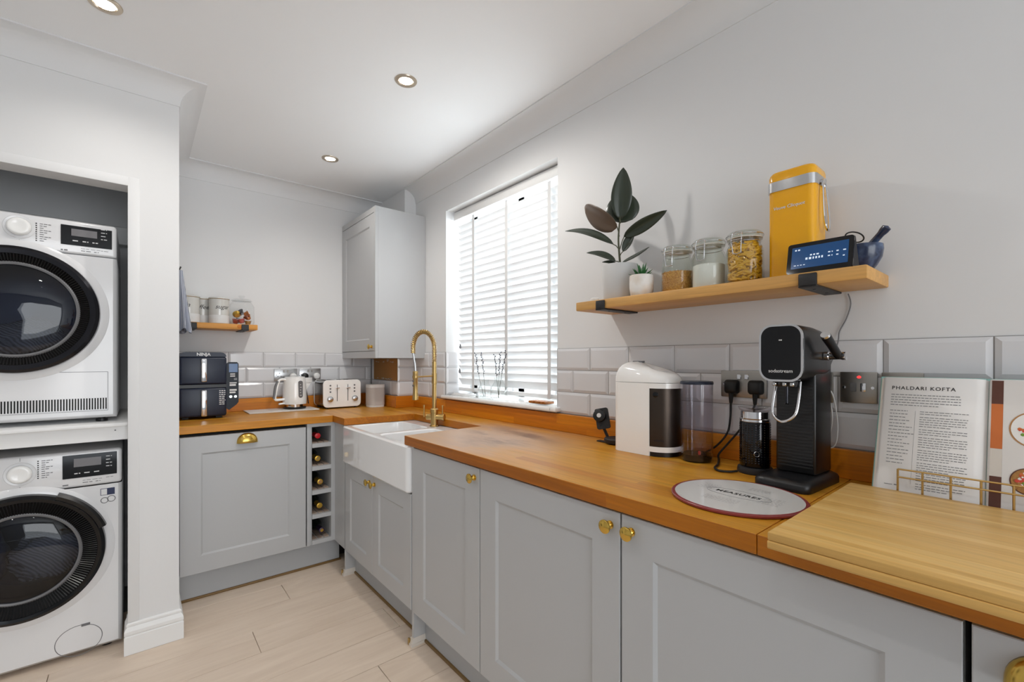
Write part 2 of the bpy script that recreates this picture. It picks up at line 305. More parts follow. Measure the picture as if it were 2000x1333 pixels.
struct(MB().box(-2.6, 1.9, -2.6, 3.6, CEIL, CEIL + .1).build('ceiling', 'ceiling', smooth=False))
# window wall with its opening (reveal 25 cm deep)
WY0, WY1, WZ0, WZ1 = 1.523, 2.541, 1.0, 2.22
wr = MB(); wr.box(XW, XW + .26, -2.6, WY0, 0, CEIL).box(XW, XW + .26, WY1, 3.7, 0, CEIL).box(XW, XW + .26, WY0, WY1, 0, WZ0 - .002).box(XW, XW + .26, WY0, WY1, WZ1, CEIL)
wall_right = struct(wr.build('wall_right', 'wall', smooth=False))
wall_back = struct(MB().box(-.9, XW, YW, YW + .12, 0, CEIL).build('wall_back', 'wall', smooth=False))
# laundry wall on the left: opening with the two machines, pier at its right
lw = MB(); lw.box(-.03, .141, 2.5, YW, 0, CEIL).box(-.72, -.03, 2.5, 2.6, 1.98, CEIL).box(-2.6, -.72, 2.5, 2.62, 0, CEIL)
wall_left = struct(lw.build('wall_left', 'wall', smooth=False))
struct(MB().box(-.9, -.72, 2.62, YW, 0, CEIL).build('wall_closet', 'wall', smooth=False))
ct = struct(MB().box(-.72, -.03, 3.26, YW, 0, 2.3).box(-.72, -.03, 2.6, YW, 2.3, CEIL).build('wall_closet_back', 'wall', smooth=False))
MB().box(-.72, -.031, 3.18, 3.259, 1.86, 1.955, .004, 1).build('batten', 'trim', ct)
struct(MB().box(-2.72, -2.6, -2.6, -1.1, 0, CEIL).box(-2.72, -2.6, -1.1, 2.62, 0, CEIL).build('wall_side', 'wall', smooth=False))
struct(MB().box(-2.6, -.85, -2.72, -2.6, 0, CEIL).box(1.45, 1.8, -2.72, -2.6, 0, CEIL).box(-.85, 1.45, -2.72, -2.6, 2.15, CEIL).build('wall_rear', 'wall', smooth=False))
# beads round the laundry opening
tb = MB(); tb.box(-.034, .004, 2.497, 2.502, .132, 2.018, .002, 2).box(-.72, -.03, 2.497, 2.502, 1.98, 2.018, .002, 2)
struct(tb.build('trim_1', 'wall'))
# coving
cp = [(0, 2.376), (.004, 2.376), (.004, 2.382)] + [(.092 - .088 * math.cos(R(t)), 2.382 + .082 * math.sin(R(t))) for t in range(0, 91, 10)] + [(.096, 2.464), (.096, CEIL), (0, CEIL)]
def sweep(path, offs, name):
    mb = MB(); n = len(cp); vs = []; fs = []
    for (x, y), (ox, oy) in zip(path, offs):
        for d, z in cp: vs.append((x + ox * d, y + oy * d, z))
    for i in range(len(path) - 1):
        for k in range(n): fs.append((i * n + k, i * n + (k + 1) % n, (i + 1) * n + (k + 1) % n, (i + 1) * n + k))
    fs.append(tuple(range(n))); fs.append(tuple((len(path) - 1) * n + k for k in range(n)))
    mb.add(vs, fs); return struct(mb.build(name, 'wall', angle=25))
sweep([(-2.6, 2.5), (.141, 2.5), (.141, YW), (1.462, YW)], [(0, -1), (1, -1), (1, -1), (0, -1)], 'trim_2')
sweep([(XW, 2.955), (XW, -2.6)], [(-1, 0), (-1, 0)], 'trim_3')
# skirting of the pier
sp = [(0, 0), (.016, 0), (.016, .075), (.0125, .078), (.0155, .085), (.0155, .097), (.011, .108), (.0065, .114), (.0085, .118), (.0085, .125), (.004, .130), (0, .131)]
mb = MB(); vs = []; n = len(sp)
path = [((-.03, 2.6), (-1, 0)), ((-.03, 2.5), (-1, -1)), ((.141, 2.5), (1, -1)), ((.141, 2.86), (1, 0))]
for (p, o) in path:
    for d, z in sp: vs.append((p[0] + o[0] * d, p[1] + o[1] * d, z + .001))
mb.add(vs, [(i * n + k, i * n + (k + 1) % n, (i + 1) * n + (k + 1) % n, (i + 1) * n + k) for i in range(3) for k in range(n)] + [tuple(range(n)), tuple(3 * n + k for k in range(n))])
struct(mb.build('baseboard_pier', 'trim', angle=20))
# pipe boxing in the corner, below and above the wall cupboard
box_ = struct(MB().box(1.414, XW, 2.959, YW, .905, 1.256).box(1.462, XW, 2.957, YW, 2.252, CEIL).build('wall_boxing', 'wall', smooth=False))
# ---------------------------------------------------------------- metro tiles
tcache = {}
def tile(parent, u0, u1, z0, z1, face, at):
    """bevelled tile between u0..u1 on a face: 'x' looks to -x at x = at, 'y' looks to -y, 'X' looks to +/-y reveal"""
    g = .0012; k = (round(u1 - u0, 3), round(z1 - z0, 3))
    if k[0] < .012: return
    if k not in tcache:
        w_, h = k; b = min(.013, w_ * .3); d0, d1 = -.0045, -.009
        vs = [(g, 0, g), (w_ - g, 0, g), (w_ - g, 0, h - g), (g, 0, h - g), (g, d0, g), (w_ - g, d0, g), (w_ - g, d0, h - g), (g, d0, h - g), (b, d1, b), (w_ - b, d1, b), (w_ - b, d1, h - b), (b, d1, h - b)]
        fs = [(0, 1, 5, 4), (1, 2, 6, 5), (2, 3, 7, 6), (3, 0, 4, 7), (4, 5, 9, 8), (5, 6, 10, 9), (6, 7, 11, 10), (7, 4, 8, 11), (8, 9, 10, 11)]
        tcache[k] = MB().add(vs, fs).mesh('tile', 'tile', smooth=False)
    if face == 'x': inst('tile', tcache[k], parent, (at, u1, z0), (0, 0, R(-90)))
    else: inst('tile', tcache[k], parent, (u0, at, z0))
rows = [(.992, 1.094), (1.094, 1.196), (1.196, 1.298)]
def run(parent, lo, hi, start, pitch, face, at, gaps=()):
    for r, (z0, z1) in enumerate(rows):
        u = start + (0 if r != 1 else pitch / 2) - pitch * 40
        while u < hi:
            a, b = max(u, lo), min(u + pitch, hi)
            if b - a > .012: tile(parent, a, b, z0, z1, face, at)
            u += pitch
def grout(parent, *a): MB().box(*a).build('grout', 'grout', parent, smooth=False)
grout(wall_right, XW - .0035, XW - .0002, -.9, WY0, .99, 1.2985); grout(wall_right, XW - .0035, XW - .0002, WY1, 2.958, .99, 1.2985)
run(wall_right, -.72, WY0, .09, .2045, 'x', XW); run(wall_right, WY1, 2.955, .09, .2045, 'x', XW)
grout(wall_back, .1415, 1.413, YW - .0035, YW - .0002, .99, 1.2985); run(wall_back, .1415, 1.404, .449, .2028, 'y', YW)
grout(box_, 1.4145, 1.54, 2.9555, 2.959, .99, 1.2575)
for z0, z1 in ((.992, 1.094), (1.094, 1.196), (1.196, 1.2575)): tile(box_, 1.406, 1.539, z0, z1, 'y', 2.959)
grout(box_, 1.4105, 1.414, 2.96, YW - .01, .99, 1.2575)
tile(box_, 2.952, 3.06, .992, 1.094, 'x', 1.414); tile(box_, 3.06, 3.264, .992, 1.094, 'x', 1.414); tile(box_, 3.264, 3.419, .992, 1.094, 'x', 1.414); tile(box_, 3.375, 3.419, 1.094, 1.256, 'x', 1.414)
MB().box(1.406, 1.4105, 2.966, 3.37, 1.1, 1.256, .001, 1).build('bare_board', 'brown_board', box_)
pm = MB()
for k in range(26):
    y = random.uniform(2.975, 3.33); z = random.choice([random.uniform(1.225, 1.245), random.uniform(1.103, 1.112)]); s_ = random.uniform(.006, .018)
    pm.box(1.4045, 1.407, y, y + s_ * 2, z, z + s_ * .4)
o = pm.build('plaster_dab', 'plaster', box_, smooth=False); o['kind'] = 'stuff'
# tiled left reveal of the window
for z0, z1 in ((1.022, 1.094), (1.094, 1.196), (1.196, 1.298)):
    for x0, x1 in ((XW + .001, XW + .1), (XW + .1, XW + .2)):
        if z0 != 1.094: x0, x1 = (XW + .001, XW + .2) if x0 < XW + .05 else (0, 0)
        if x1: tile(wall_right, x0, x1, z0, z1, 'y', WY1)
# ---------------------------------------------------------------- window, sill, blind
wn = struct(bpy.data.objects.new('window_1', None)); col.objects.link(wn); wn.location = (1.76, 2.032, 1.02)
mb = MB(); fy0, fy1, fz0, fz1 = -.508, .508, .002, 1.198
for a in ((0, .06, fy0, fy0 + .06, fz0, fz1), (0, .06, fy1 - .06, fy1, fz0, fz1), (0, .06, fy0, fy1, fz0, fz0 + .06), (0, .06, fy0, fy1, fz1 - .06, fz1), (0, .06, -.03, .03, fz0, fz1)): mb.box(*a, .004, 1)
mb.build('window_frame', 'white_plastic', wn)
for a, b in ((fy0 + .06, -.03), (.03, fy1 - .06)): MB().box(.028, .032, a, b, fz0 + .06, fz1 - .06).build('pane', 'pane', wn, smooth=False)
si = struct(MB().box(1.505, 1.82, WY0 + .001, WY1 - .001, .997, 1.02, .008, 3).box(1.505, XW - .0005, WY0 - .028, WY0 + .02, .997, 1.02, .008, 3).build('trim_4', 'white_gloss'))
bl = thing('venetian_blind', 'white wooden venetian blind with tapes hanging in the window', 'blind', (1.645, 2.032, 1.05))
MB().box(-.045, -.033, -.497, .497, 1.112, 1.164, .003, 2).box(-.033, .03, -.49, .49, 1.118, 1.16).build('valance', 'trim', bl)
nS = 25; pitch = 1.045 / nS
sl = []
tilt = R(58); hw = .025
sm = MB(); pr = []
for i in range(7):
    t = -1 + i / 3; x = t * hw; y = .003 * (1 - t * t); pr.append((x * math.cos(tilt) + y * math.sin(tilt), -x * math.sin(tilt) + y * math.cos(tilt)))
pr2 = [(x + .0014, z + .0012) for x, z in pr]; sm.prism([(x, z) for x, z in pr + pr2[::-1]], -.488, .488, 'Y'); slat_me = sm.mesh('slat', 'slat', 30)
for i in range(nS): inst('slat', slat_me, bl, (0, 0, .045 + pitch * i + .01))
MB().box(-.012, .014, -.488, .488, -.006, .016, .004, 2).build('bottom_rail', 'slat', bl)
for y in (.30, -.03, -.38):
    MB().box(-.0265, -.0255, y - .012, y + .012, -.006, 1.11).box(.025, .026, y - .012, y + .012, -.006, 1.11).build('tape', 'tape', bl, smooth=False)
for y, z0 in ((.44, .3), (.44, .14)):
    MB().tube([(-.034, y - .006 * (z0 > .2), 1.11), (-.034, y - .006 * (z0 > .2), z0)], .0008, 5).build('cord', 'white_plastic', bl)
    MB().lathe([(0, 0), (.006, .001), (.007, .012), (.004, .026), (.002, .03), (0, .031)], 12, (-.034, y - .006 * (z0 > .2), z0 - .03)).build('cord_pull', 'grey_plastic', bl)
# ---------------------------------------------------------------- downlights
def downlight(x, y, label, e, spread=150, soft=1):
    t = thing('downlight', label, 'light', (x, y, CEIL), 0, 'recessed ceiling downlights')
    MB().lathe([(.03, -.001), (.033, -.005), (.046, -.004), (.048, -.0005), (.048, 0), (.03, 0)], 36).build('bezel', 'lamp_ring', t)
    MB().lathe([(0, -.0012), (.029, -.0012), (.029, -.0002), (0, -.0002)], 28).build('lens', 'lamp_lens', t)
    l = bpy.data.lights.new('downlight_beam', 'SPOT'); l.energy = e; l.color = (1, .965, .92); l.spot_size = R(spread); l.spot_blend = soft; l.shadow_soft_size = .025
    o = bpy.data.objects.new('downlight_beam', l); col.objects.link(o); o.parent = t; o.location = (0, 0, -.03)
LE = 8
downlight(-.088, 2.089, 'bright ceiling downlight in front of the laundry opening', LE)
downlight(.904, 1.817, 'ceiling downlight above the sink run, larger of the pair by the window', LE * 2.9, 170, .6)
downlight(.898, 2.811, 'small far ceiling downlight nearest the wall cupboard', LE * .8)
for x, y in ((-.09, 1.05), (-.09, .05), (-1.1, 1.6), (-1.1, .4)):   # the rest of the lamp grid, above and behind the camera
    l = bpy.data.lights.new('downlight_beam', 'SPOT'); l.energy = LE; l.color = (1, .965, .92); l.spot_size = R(150); l.spot_blend = 1; l.shadow_soft_size = .03
    o = bpy.data.objects.new('downlight_beam', l); col.objects.link(o); o.location = (x, y, CEIL - .03)
# ---------------------------------------------------------------- kitchen units
def shaker(parent, x0, x1, z0, z1, y=0, t=.019, st=.088, m='cabinet'):
    """framed door facing -y, front at y; frame and recessed panel are separate meshes"""
    mb = MB(); e = .0015; ix0, ix1, iz0, iz1 = x0 + st, x1 - st, z0 + st, z1 - st; b = .009; d = .007
    o = [(x0 + e, y, z0 + e), (x1 - e, y, z0 + e), (x1 - e, y, z1 - e), (x0 + e, y, z1 - e)]
    ob = [(x0, y + e, z0), (x1, y + e, z0), (x1, y + e, z1), (x0, y + e, z1)]; bk = [(x0, y + t, z0), (x1, y + t, z0), (x1, y + t, z1), (x0, y + t, z1)]
    i1 = [(ix0, y, iz0), (ix1, y, iz0), (ix1, y, iz1), (ix0, y, iz1)]; i2 = [(ix0 + b, y + d, iz0 + b), (ix1 - b, y + d, iz0 + b), (ix1 - b, y + d, iz1 - b), (ix0 + b, y + d, iz1 - b)]
    V = o + ob + bk + i1 + i2; F = []
    for k in range(4):
        j = (k + 1) % 4; F += [(k, j, 4 + j, 4 + k), (4 + k, 4 + j, 8 + j, 8 + k), (12 + k, 12 + j, j, k), (16 + k, 16 + j, 12 + j, 12 + k)]
    F.append((11, 10, 9, 8)); mb.add(V, F); dr = mb.build('door', m, parent, smooth=False)
    MB().box(ix0 + b * .8, ix1 - b * .8, y + d - .0002, y + d + .005, iz0 + b * .8, iz1 - b * .8).build('door_panel', m, dr, smooth=False)
    return dr
knob_me = MB().lathe([(0, 0), (.0105, 0), (.0105, -.003), (.0078, -.004), (.0078, -.006), (.0092, -.008), (.0078, -.010), (.0062, -.013), (.0068, -.017), (.0145, -.0205), (.0172, -.0225), (.0172, -.025), (.014, -.0275), (0, -.0285)], 28, axis='Y').mesh('knob', 'brass')
def knob(parent, x, y, z): return inst('knob', knob_me, parent, (x, y, z))
def cup_handle(parent, x, y, z):
    mb = MB(); vs = []; fs = []; nu, nv = 20, 7
    for j in range(nv + 1):
        ph = (PI / 2) * j / nv
        for i in range(nu + 1):
            th = PI * i / nu
            vs.append((x + .05 * math.cos(th), y - .0255 * math.sin(th) ** .7 * math.sin(ph) - .0005, z - .028 + .054 * math.sin(th) ** .8 * math.cos(ph)))
    for j in range(nv):
        for i in range(nu): a = j * (nu + 1) + i; fs.append((a, a + 1, a + nu + 2, a + nu + 1))
    mb.add(vs, fs); o = mb.build('cup_handle', 'brass', parent); md = o.modifiers.new('thick', 'SOLIDIFY'); md.thickness = .002; return o
# carcass depth behind the doors; front of the doors at x = .918 on the window run
FX = .918
def unit(label, y1, y0, doors, z0=.148, z1=.862, side_floor=False, carc=True, top=.862):
    """base unit on the window run from y1 (left in view) to y0; local x runs to the right in view"""
    t = thing('base_cabinet', label, 'cabinet', (FX, y1, 0), -90); w_ = y1 - y0
    MB().box(.001, w_ - .001, .021, .55, .148, top).build('carcass', 'cabinet', t, smooth=False)
    MB().box(.002, w_ - .002, .0195, .0212, .15, top - .002).build('shadow_gap', 'black_gap', t, smooth=False)
    for (a, b, k) in doors:
        d = shaker(t, a + .0015, b - .0015, z0, z1, 0)
        if k == 'R': knob(d, b - .031, 0, z1 - .036)
        if k == 'L': knob(d, a + .031, 0, z1 - .036)
        if k == 'cup': cup_handle(d, (a + b) / 2 if b - a < .5 else .082, 0, .826)
    return t
unit('narrow grey base cabinet beside the sink with one brass knob', 1.777, 1.283, [(0, .494, 'R')])
unit('wide grey base cabinet with brass knob at top right, middle of the run', 1.282, .686, [(0, .596, 'R')])
unit('grey base cabinet below the round glass board with brass knob at top left', .684, .083, [(0, .601, 'L')])
unit('grey base cabinet with brass cup handle cut off by the picture edge', .077, -.52, [(0, .597, 'cup')])
# end panels with feet either side of the sink unit
def end_panel(label, y, z1):
    t = thing('end_panel', label, 'panel', (FX, y, 0), -90)
    MB().box(0, .018, .004, .55, .012, z1, .001, 1).build('board', 'cabinet', t)
    f = MB(); f.prism([(-.008, -.012), (.026, -.012), (.026, .06), (-.008, .06)], .0, .012); f.add([(-.008, -.012, 0), (.026, -.012, 0), (.026, .06, 0), (-.008, .06, 0), (-.001, .0, .034), (.019, .0, .034), (.019, .06, .034), (-.001, .06, .034)], [(0, 1, 5, 4), (1, 2, 6, 5), (2, 3, 7, 6), (3, 0, 4, 7), (4, 5, 6, 7)])
    f.build('foot_cover', 'transparent_plastic', t)
    MB().box(-.009, .004, -.013, -.004, .0, .03, .002, 1).build('corner_cap', 'brass_dull', t)
    return t
end_panel('grey end panel with plastic foot between sink doors and narrow cabinet', 1.796, .868)
end_panel('grey end panel with plastic foot on the far side of the sink doors', 2.632, .146)
st = thing('sink_cabinet', 'grey two-door sink cabinet with paired brass knobs under the white sink', 'cabinet', (FX, 2.612, 0), -90)
MB().box(.001, .813, .021, .55, .148, .655).build('carcass', 'cabinet', st, smooth=False)
MB().box(.002, .812, .0195, .0212, .15, .653).build('shadow_gap', 'black_gap', st, smooth=False)
d = shaker(st, .0015, .3885, .148, .654, 0, st=.075); knob(d, .3885 - .03, 0, .615)
d = shaker(st, .3915, .8135, .148, .654, 0, st=.075); knob(d, .3915 + .03, 0, .615)
# filler beside the wine rack and the units of the back run
MB().box(.0, .018, -.17, 0, .146, .868, .001, 1).build('corner_filler', 'cabinet', None, loc=(FX + .004, 2.803, 0)); tag(bpy.data.objects['corner_filler'], 'plain grey corner filler panel between wine rack and white sink', 'panel')
t = thing('dishwasher', 'integrated dishwasher behind a large grey door with brass cup handle', 'dishwasher', (.158, 2.8, 0))
MB().box(.002, .594, .022, .57, .15, .862).build('body', 'black_gap', t, smooth=False)
d = shaker(t, .002, .598, .15, .852, 0, st=.088); cup_handle(d, .298, 0, .824)
t = thing('wine_rack', 'narrow grey open wine rack with five compartments', 'wine rack', (.762, 2.8, 0))
MB().box(0, .016, 0, .5, .15, .868).box(.016, .030, .012, .5, .15, .868).build('side_board', 'cabinet', t, smooth=False)
MB().box(.138, .160, 0, .5, .15, .868).build('side_board', 'cabinet', t, smooth=False)
MB().box(.016, .138, .49, .5, .15, .868).build('back_board', 'cabinet_in', t, smooth=False)
zs = [.15, .302, .445, .588, .724]
MB().box(.016, .138, .002, .5, .848, .868).build('top_board', 'cabinet', t, smooth=False)
for z in zs:
    sb = MB().box(.030, .138, .002, .488, z, z + .024).build('shelf_board', 'cabinet', t, smooth=False)
    for k in range(3): MB().box(.036 + k * .034, .062 + k * .034, .02, .47, z + .0242, z + .0285).build('slat', 'rack_slat', sb, smooth=False)
def bottle(label, x, z, foil, tip, tilt=0, y0=2.83):
    t = thing('wine_bottle', label, 'bottle', (x, y0, z), 0, 'wine bottles in the rack')
    MB().lathe([(0, .3), (.034, .3), (.036, .29), (.036, .13), (.03, .1), (.016, .08), (.0145, .07)], 24, axis='Y').build('body', 'bottle_glass', t)
    MB().lathe([(.0145, .078), (.0145, .012), (.0162, .011), (.0162, 0), (.014, -.001), (0, -.001)], 24, axis='Y').build('foil', foil, t)
    if tip: MB().lathe([(0, -.0016), (.0095, -.0016), (.0095, -.0008), (0, -.0008)], 18, axis='Y').build('cap_disc', tip, t)
zb = lambda i: zs[i] + .0285 + .0365
bottle('wine bottle with red foil cap in the top compartment', .831, zb(4), 'red_foil', None)
bottle('wine bottle with gold foil in the second compartment from the top', .831, zb(3), 'gold_foil', 'brass_dull')
bottle('wine bottle with cork-coloured end in the middle compartment', .845, zb(2), 'gold_foil', 'cork')
bottle('wine bottle with pale gold end in the fourth compartment from the top', .842, zb(1), 'gold_foil', 'gold_foil')
bottle('dark capped wine bottle with gold disc in the bottom compartment', .855, zb(0), 'purple_foil', 'gold_foil')
# kickboards with their sealing strips
def kick(label, *a, strip):
    t = thing('kickboard', label, 'kickboard'); MB().box(*a, .001, 1).build('board', 'kick', t); MB().box(*strip, .003, 2).build('sealing_strip', 'strip', t)
kick('long grey kickboard under dishwasher and wine rack', .16, .965, 2.85, 2.865, .012, .148, strip=(.16, .975, 2.842, 2.8655, 0, .012))
kick('short grey kickboard under the sink doors', .977, .99, 1.8, 2.612, .012, .146, strip=(.969, .9905, 1.8, 2.612, 0, .012))
kick('grey kickboard under the run of cabinets right of the sink', .977, .99, -.52, 1.775, .012, .146, strip=(.969, .9905, -.52, 1.775, 0, .012))
# ---------------------------------------------------------------- worktop and upstands
t = thing('worktop', 'oiled oak block worktop running round the corner with sink cut-out', 'worktop')
JY = .362
def slab(poly, m, name='worktop_board'):
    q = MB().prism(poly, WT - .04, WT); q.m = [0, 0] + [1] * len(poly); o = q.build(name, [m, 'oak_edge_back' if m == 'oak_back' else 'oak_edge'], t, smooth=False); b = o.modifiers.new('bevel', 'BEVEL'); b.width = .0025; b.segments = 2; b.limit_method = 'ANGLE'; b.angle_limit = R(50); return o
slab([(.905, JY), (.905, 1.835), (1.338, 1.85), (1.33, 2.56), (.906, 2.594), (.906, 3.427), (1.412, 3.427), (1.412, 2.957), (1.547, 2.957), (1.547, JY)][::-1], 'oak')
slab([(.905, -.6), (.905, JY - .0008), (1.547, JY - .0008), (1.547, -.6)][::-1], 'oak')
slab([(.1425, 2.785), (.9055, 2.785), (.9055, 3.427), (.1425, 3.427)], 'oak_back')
def ups(label, m, *a):
    o = MB().box(*a, .0015, 1).build('upstand', m); tag(o, label, 'upstand')
ups('long oak upstand under the window and the right-hand tiles', 'oak_upstand', 1.519, 1.5395, -.6, 2.934, WT + .0005, .991)
ups('oak upstand on the back wall behind kettle and toaster', 'oak_upstand_back', .1425, 1.384, 3.399, 3.4195, WT + .0005, .991)
ups('short oak upstand across the front of the corner boxing', 'oak_upstand_back', 1.384, 1.5395, 2.935, 2.955, WT + .0005, .991)
ups('oak upstand on the side of the corner boxing behind the speaker', 'oak_upstand', 1.384, 1.404, 2.956, 3.398, WT + .0005, .991)
# ---------------------------------------------------------------- sink (two bowls) and tap
t = thing('butler_sink', 'white ceramic double-bowl butler sink with exposed front', 'sink', (FX, 2.2045, .66))
# local: x to the back, y along the run; outer .41 half width
bm = bmesh.new()
def outline(x0, x1, y0, y1, r, z, n=6): return [bm.verts.new((x, y, z)) for x, y in rrect(x0, x1, y0, y1, r, n)]
H_ = .208; x0, x1, yy = -.018, .437, .4055
a0 = outline(x0 + .006, x1 - .006, -yy + .006, yy - .006, .015, 0); a1 = outline(x0, x1, -yy, yy, .02, .008); a2 = outline(x0, x1, -yy, yy, .02, H_ - .008); a3 = outline(x0 + .007, x1 - .007, -yy + .007, yy - .007, .014, H_)
n = len(a0)
for p, q in ((a0, a1), (a1, a2), (a2, a3)):
    for k in range(n): bm.faces.new((p[k], p[(k + 1) % n], q[(k + 1) % n], q[k]))
bm.faces.new(a0[::-1])
bowls = [(x0 + .03, .335, -yy + .03, -.012, -.004), (x0 + .03, .335, .012, yy - .03, -.004)]
edges_in = []
for (bx0, bx1, by0, by1, dz) in bowls:
    b0 = outline(bx0, bx1, by0, by1, .035, H_ - .0); bb = [outline(bx0 + .008 * math.sin(R(q)), bx1 - .008 * math.sin(R(q)), by0 + .008 * math.sin(R(q)), by1 - .008 * math.sin(R(q)), .033, H_ - .008 * (1 - math.cos(R(q)))) for q in (22, 45, 67, 90)]; b2 = outline(bx0 + .0095, bx1 - .0095, by0 + .0095, by1 - .0095, .032, .05); b3 = outline(bx0 + .03, bx1 - .03, by0 + .03, by1 - .03, .02, .03)
    for p, q in list(zip([b0] + bb, bb)) + [(bb[-1], b2), (b2, b3)]:
        for k in range(n): bm.faces.new((p[k], p[(k + 1) % n], q[(k + 1) % n], q[k]))
    bm.faces.new(b3)
    edges_in.append(b0)
loop = [bm.edges.get((a3[k], a3[(k + 1) % n])) for k in range(n)]
for b0 in edges_in: loop += [bm.edges.get((b0[k], b0[(k + 1) % n])) for k in range(n)]
from mathutils.geometry import delaunay_2d_cdt
rim = a3 + edges_in[0] + edges_in[1]; ce = [(q * n + k, q * n + (k + 1) % n) for q in range(3) for k in range(n)]
cv, _, cf, ov, _, _ = delaunay_2d_cdt([v.co.xy for v in rim], ce, [], 1, 1e-5)
back_ = {}
for k, src in enumerate(ov): back_[k] = rim[src[0]]
for f_ in cf:
    c = sum((cv[k] for k in f_), Vector((0, 0))) / len(f_)
    if any(b[0] + .003 < c.x < b[1] - .003 and b[2] + .003 < c.y < b[3] - .003 for b in bowls): continue
    try: bm.faces.new([back_[k] for k in f_])
    except ValueError: pass
bmesh.ops.recalc_face_normals(bm, faces=bm.faces[:])
me = bpy.data.meshes.new('basin'); bm.to_mesh(me); bm.free(); me.materials.append(MT['ceramic']); me.polygons.foreach_set('use_smooth', [True] * len(me.polygons)); me.set_sharp_from_angle(angle=R(35))
for p in me.polygons:
    if p.normal.z > .995 and p.center.z > .2: p.use_smooth = False
inst('basin', me, t)
for y in (-.205, .205): MB().lathe([(0, .0295), (.012, .0295), (.014, .032), (.038, .033), (.042, .031), (.042, .029), (0, .029)], 28, (.16, y, .001)).build('drain', 'brass_dull', t)
t = thing('spring_tap', 'brushed brass spring-neck mixer tap standing behind the white sink', 'tap', (1.292, 2.246, .869))
MB().lathe([(.027, 0), (.027, .004), (.021, .008), (.020, .075), (.023, .078), (.023, .096), (.017, .102)], 28).build('base', 'brass_dull', t)
MB().lathe([(.0165, -.045), (.0165, -.012), (.0175, -.01), (.0175, .01), (.0165, .012), (.0165, .05), (.019, .052), (.019, .062), (0, .064)], 24, (0, 0, .052), 'Y', sx=1, mat=None).build('valve_body', 'brass_dull', t, rot=(0, 0, R(-143)))
for a, y_ in ((0, -.062), (0, .05)):
    c = Matrix.Rotation(R(-143), 3, 'Z') @ Vector((0, y_, 0)); MB().tube([(c.x, c.y, .05), (c.x, c.y, .112)], .0045, 10).lathe([(.0062, .108), (.0062, .118), (0, .12)], 12, (c.x, c.y, 0)).build('lever', 'brass_dull', t)
MB().lathe([(.0125, .1), (.0125, .24), (.0145, .242), (.0145, .30), (.0125, .302), (.0125, .365)], 24).build('column', 'brass_dull', t)
pth = [Vector((0, 0, .365 + .01 * k)) for k in range(8)]; ar = .066
pth += [Vector((-ar + ar * math.cos(R(a)), 0, .445 + ar * 1.35 * math.sin(R(a)))) for a in range(5, 181, 7)]
pth += [Vector((-2 * ar, 0, .445 - .008 * k)) for k in range(1, 5)]
MB().tube(pth, .0068, 10).build('hose', 'brass_dull', t)
# coil round the hose
L_ = [0]
for i in range(1, len(pth)): L_.append(L_[-1] + (pth[i] - pth[i - 1]).length)
cl = []; turns = 38; ns = turns * 10
for i in range(ns + 1):
    s_ = L_[-1] * i / ns; k = 0
    while k < len(L_) - 2 and L_[k + 1] < s_: k += 1
    f_ = (s_ - L_[k]) / (L_[k + 1] - L_[k]); p = pth[k].lerp(pth[k + 1], f_); T = (pth[k + 1] - pth[k]).normalized(); B = Vector((0, 1, 0)); N = T.cross(B); a = 2 * PI * turns * i / ns
    cl.append(p + (N * math.cos(a) + B * math.sin(a)) * .0118)
MB().tube(cl, .0027, 6).build('spring', 'brass_dull', t)
hx = -2 * ar
MB().tube([(hx, 0, .415), (hx + .004, 0, .39), (hx + .012, 0, .345), (hx + .014, 0, .31)], .006, 10).build('spray_hose', 'steel_soft', t)
MB().lathe([(.010, .315), (.0145, .312), (.0145, .27), (.0135, .268), (.0135, .2), (.0165, .17), (.0165, .156), (0, .155)], 20, (hx + .014, 0, 0)).build('spray_head', 'brass_dull', t)
for z in (.26, .235): MB().lathe([(0, -.003), (.006, -.003), (.006, .003), (0, .003)], 14, (hx + .0015, 0, z), 'X').build('button', 'grey_plastic', t)
MB().tube([(-.006, 0, .285), (hx + .03, 0, .283)], .0042, 10).lathe([(.0165, -.006), (.0165, .006)], 20, (hx + .014, 0, .283), cap=False).build('holder_arm', 'brass_dull', t)
# ---------------------------------------------------------------- wall cupboard
t = thing('wall_cabinet', 'tall grey wall cupboard in the far corner with one brass knob', 'cabinet', (1.183, YW - .001, 1.258), -90); w_ = YW - .001 - 2.813
MB().box(.0, w_ - .0, .02, XW - 1.184, 0, .992, .001, 1).build('carcass', 'cabinet', t)
MB().box(0, w_, 0, .02, 0, .045, .001, 1).build('rail', 'cabinet', t); MB().box(0, w_, 0, .02, .955, .992, .001, 1).build('rail', 'cabinet', t)
d = shaker(t, .001, w_ - .022, .048, .952, 0, st=.075); knob(d, w_ - .055, 0, .075); MB().box(w_ - .021, w_, 0, .02, .0451, .9549).build('side_stile', 'cabinet', t, smooth=False)
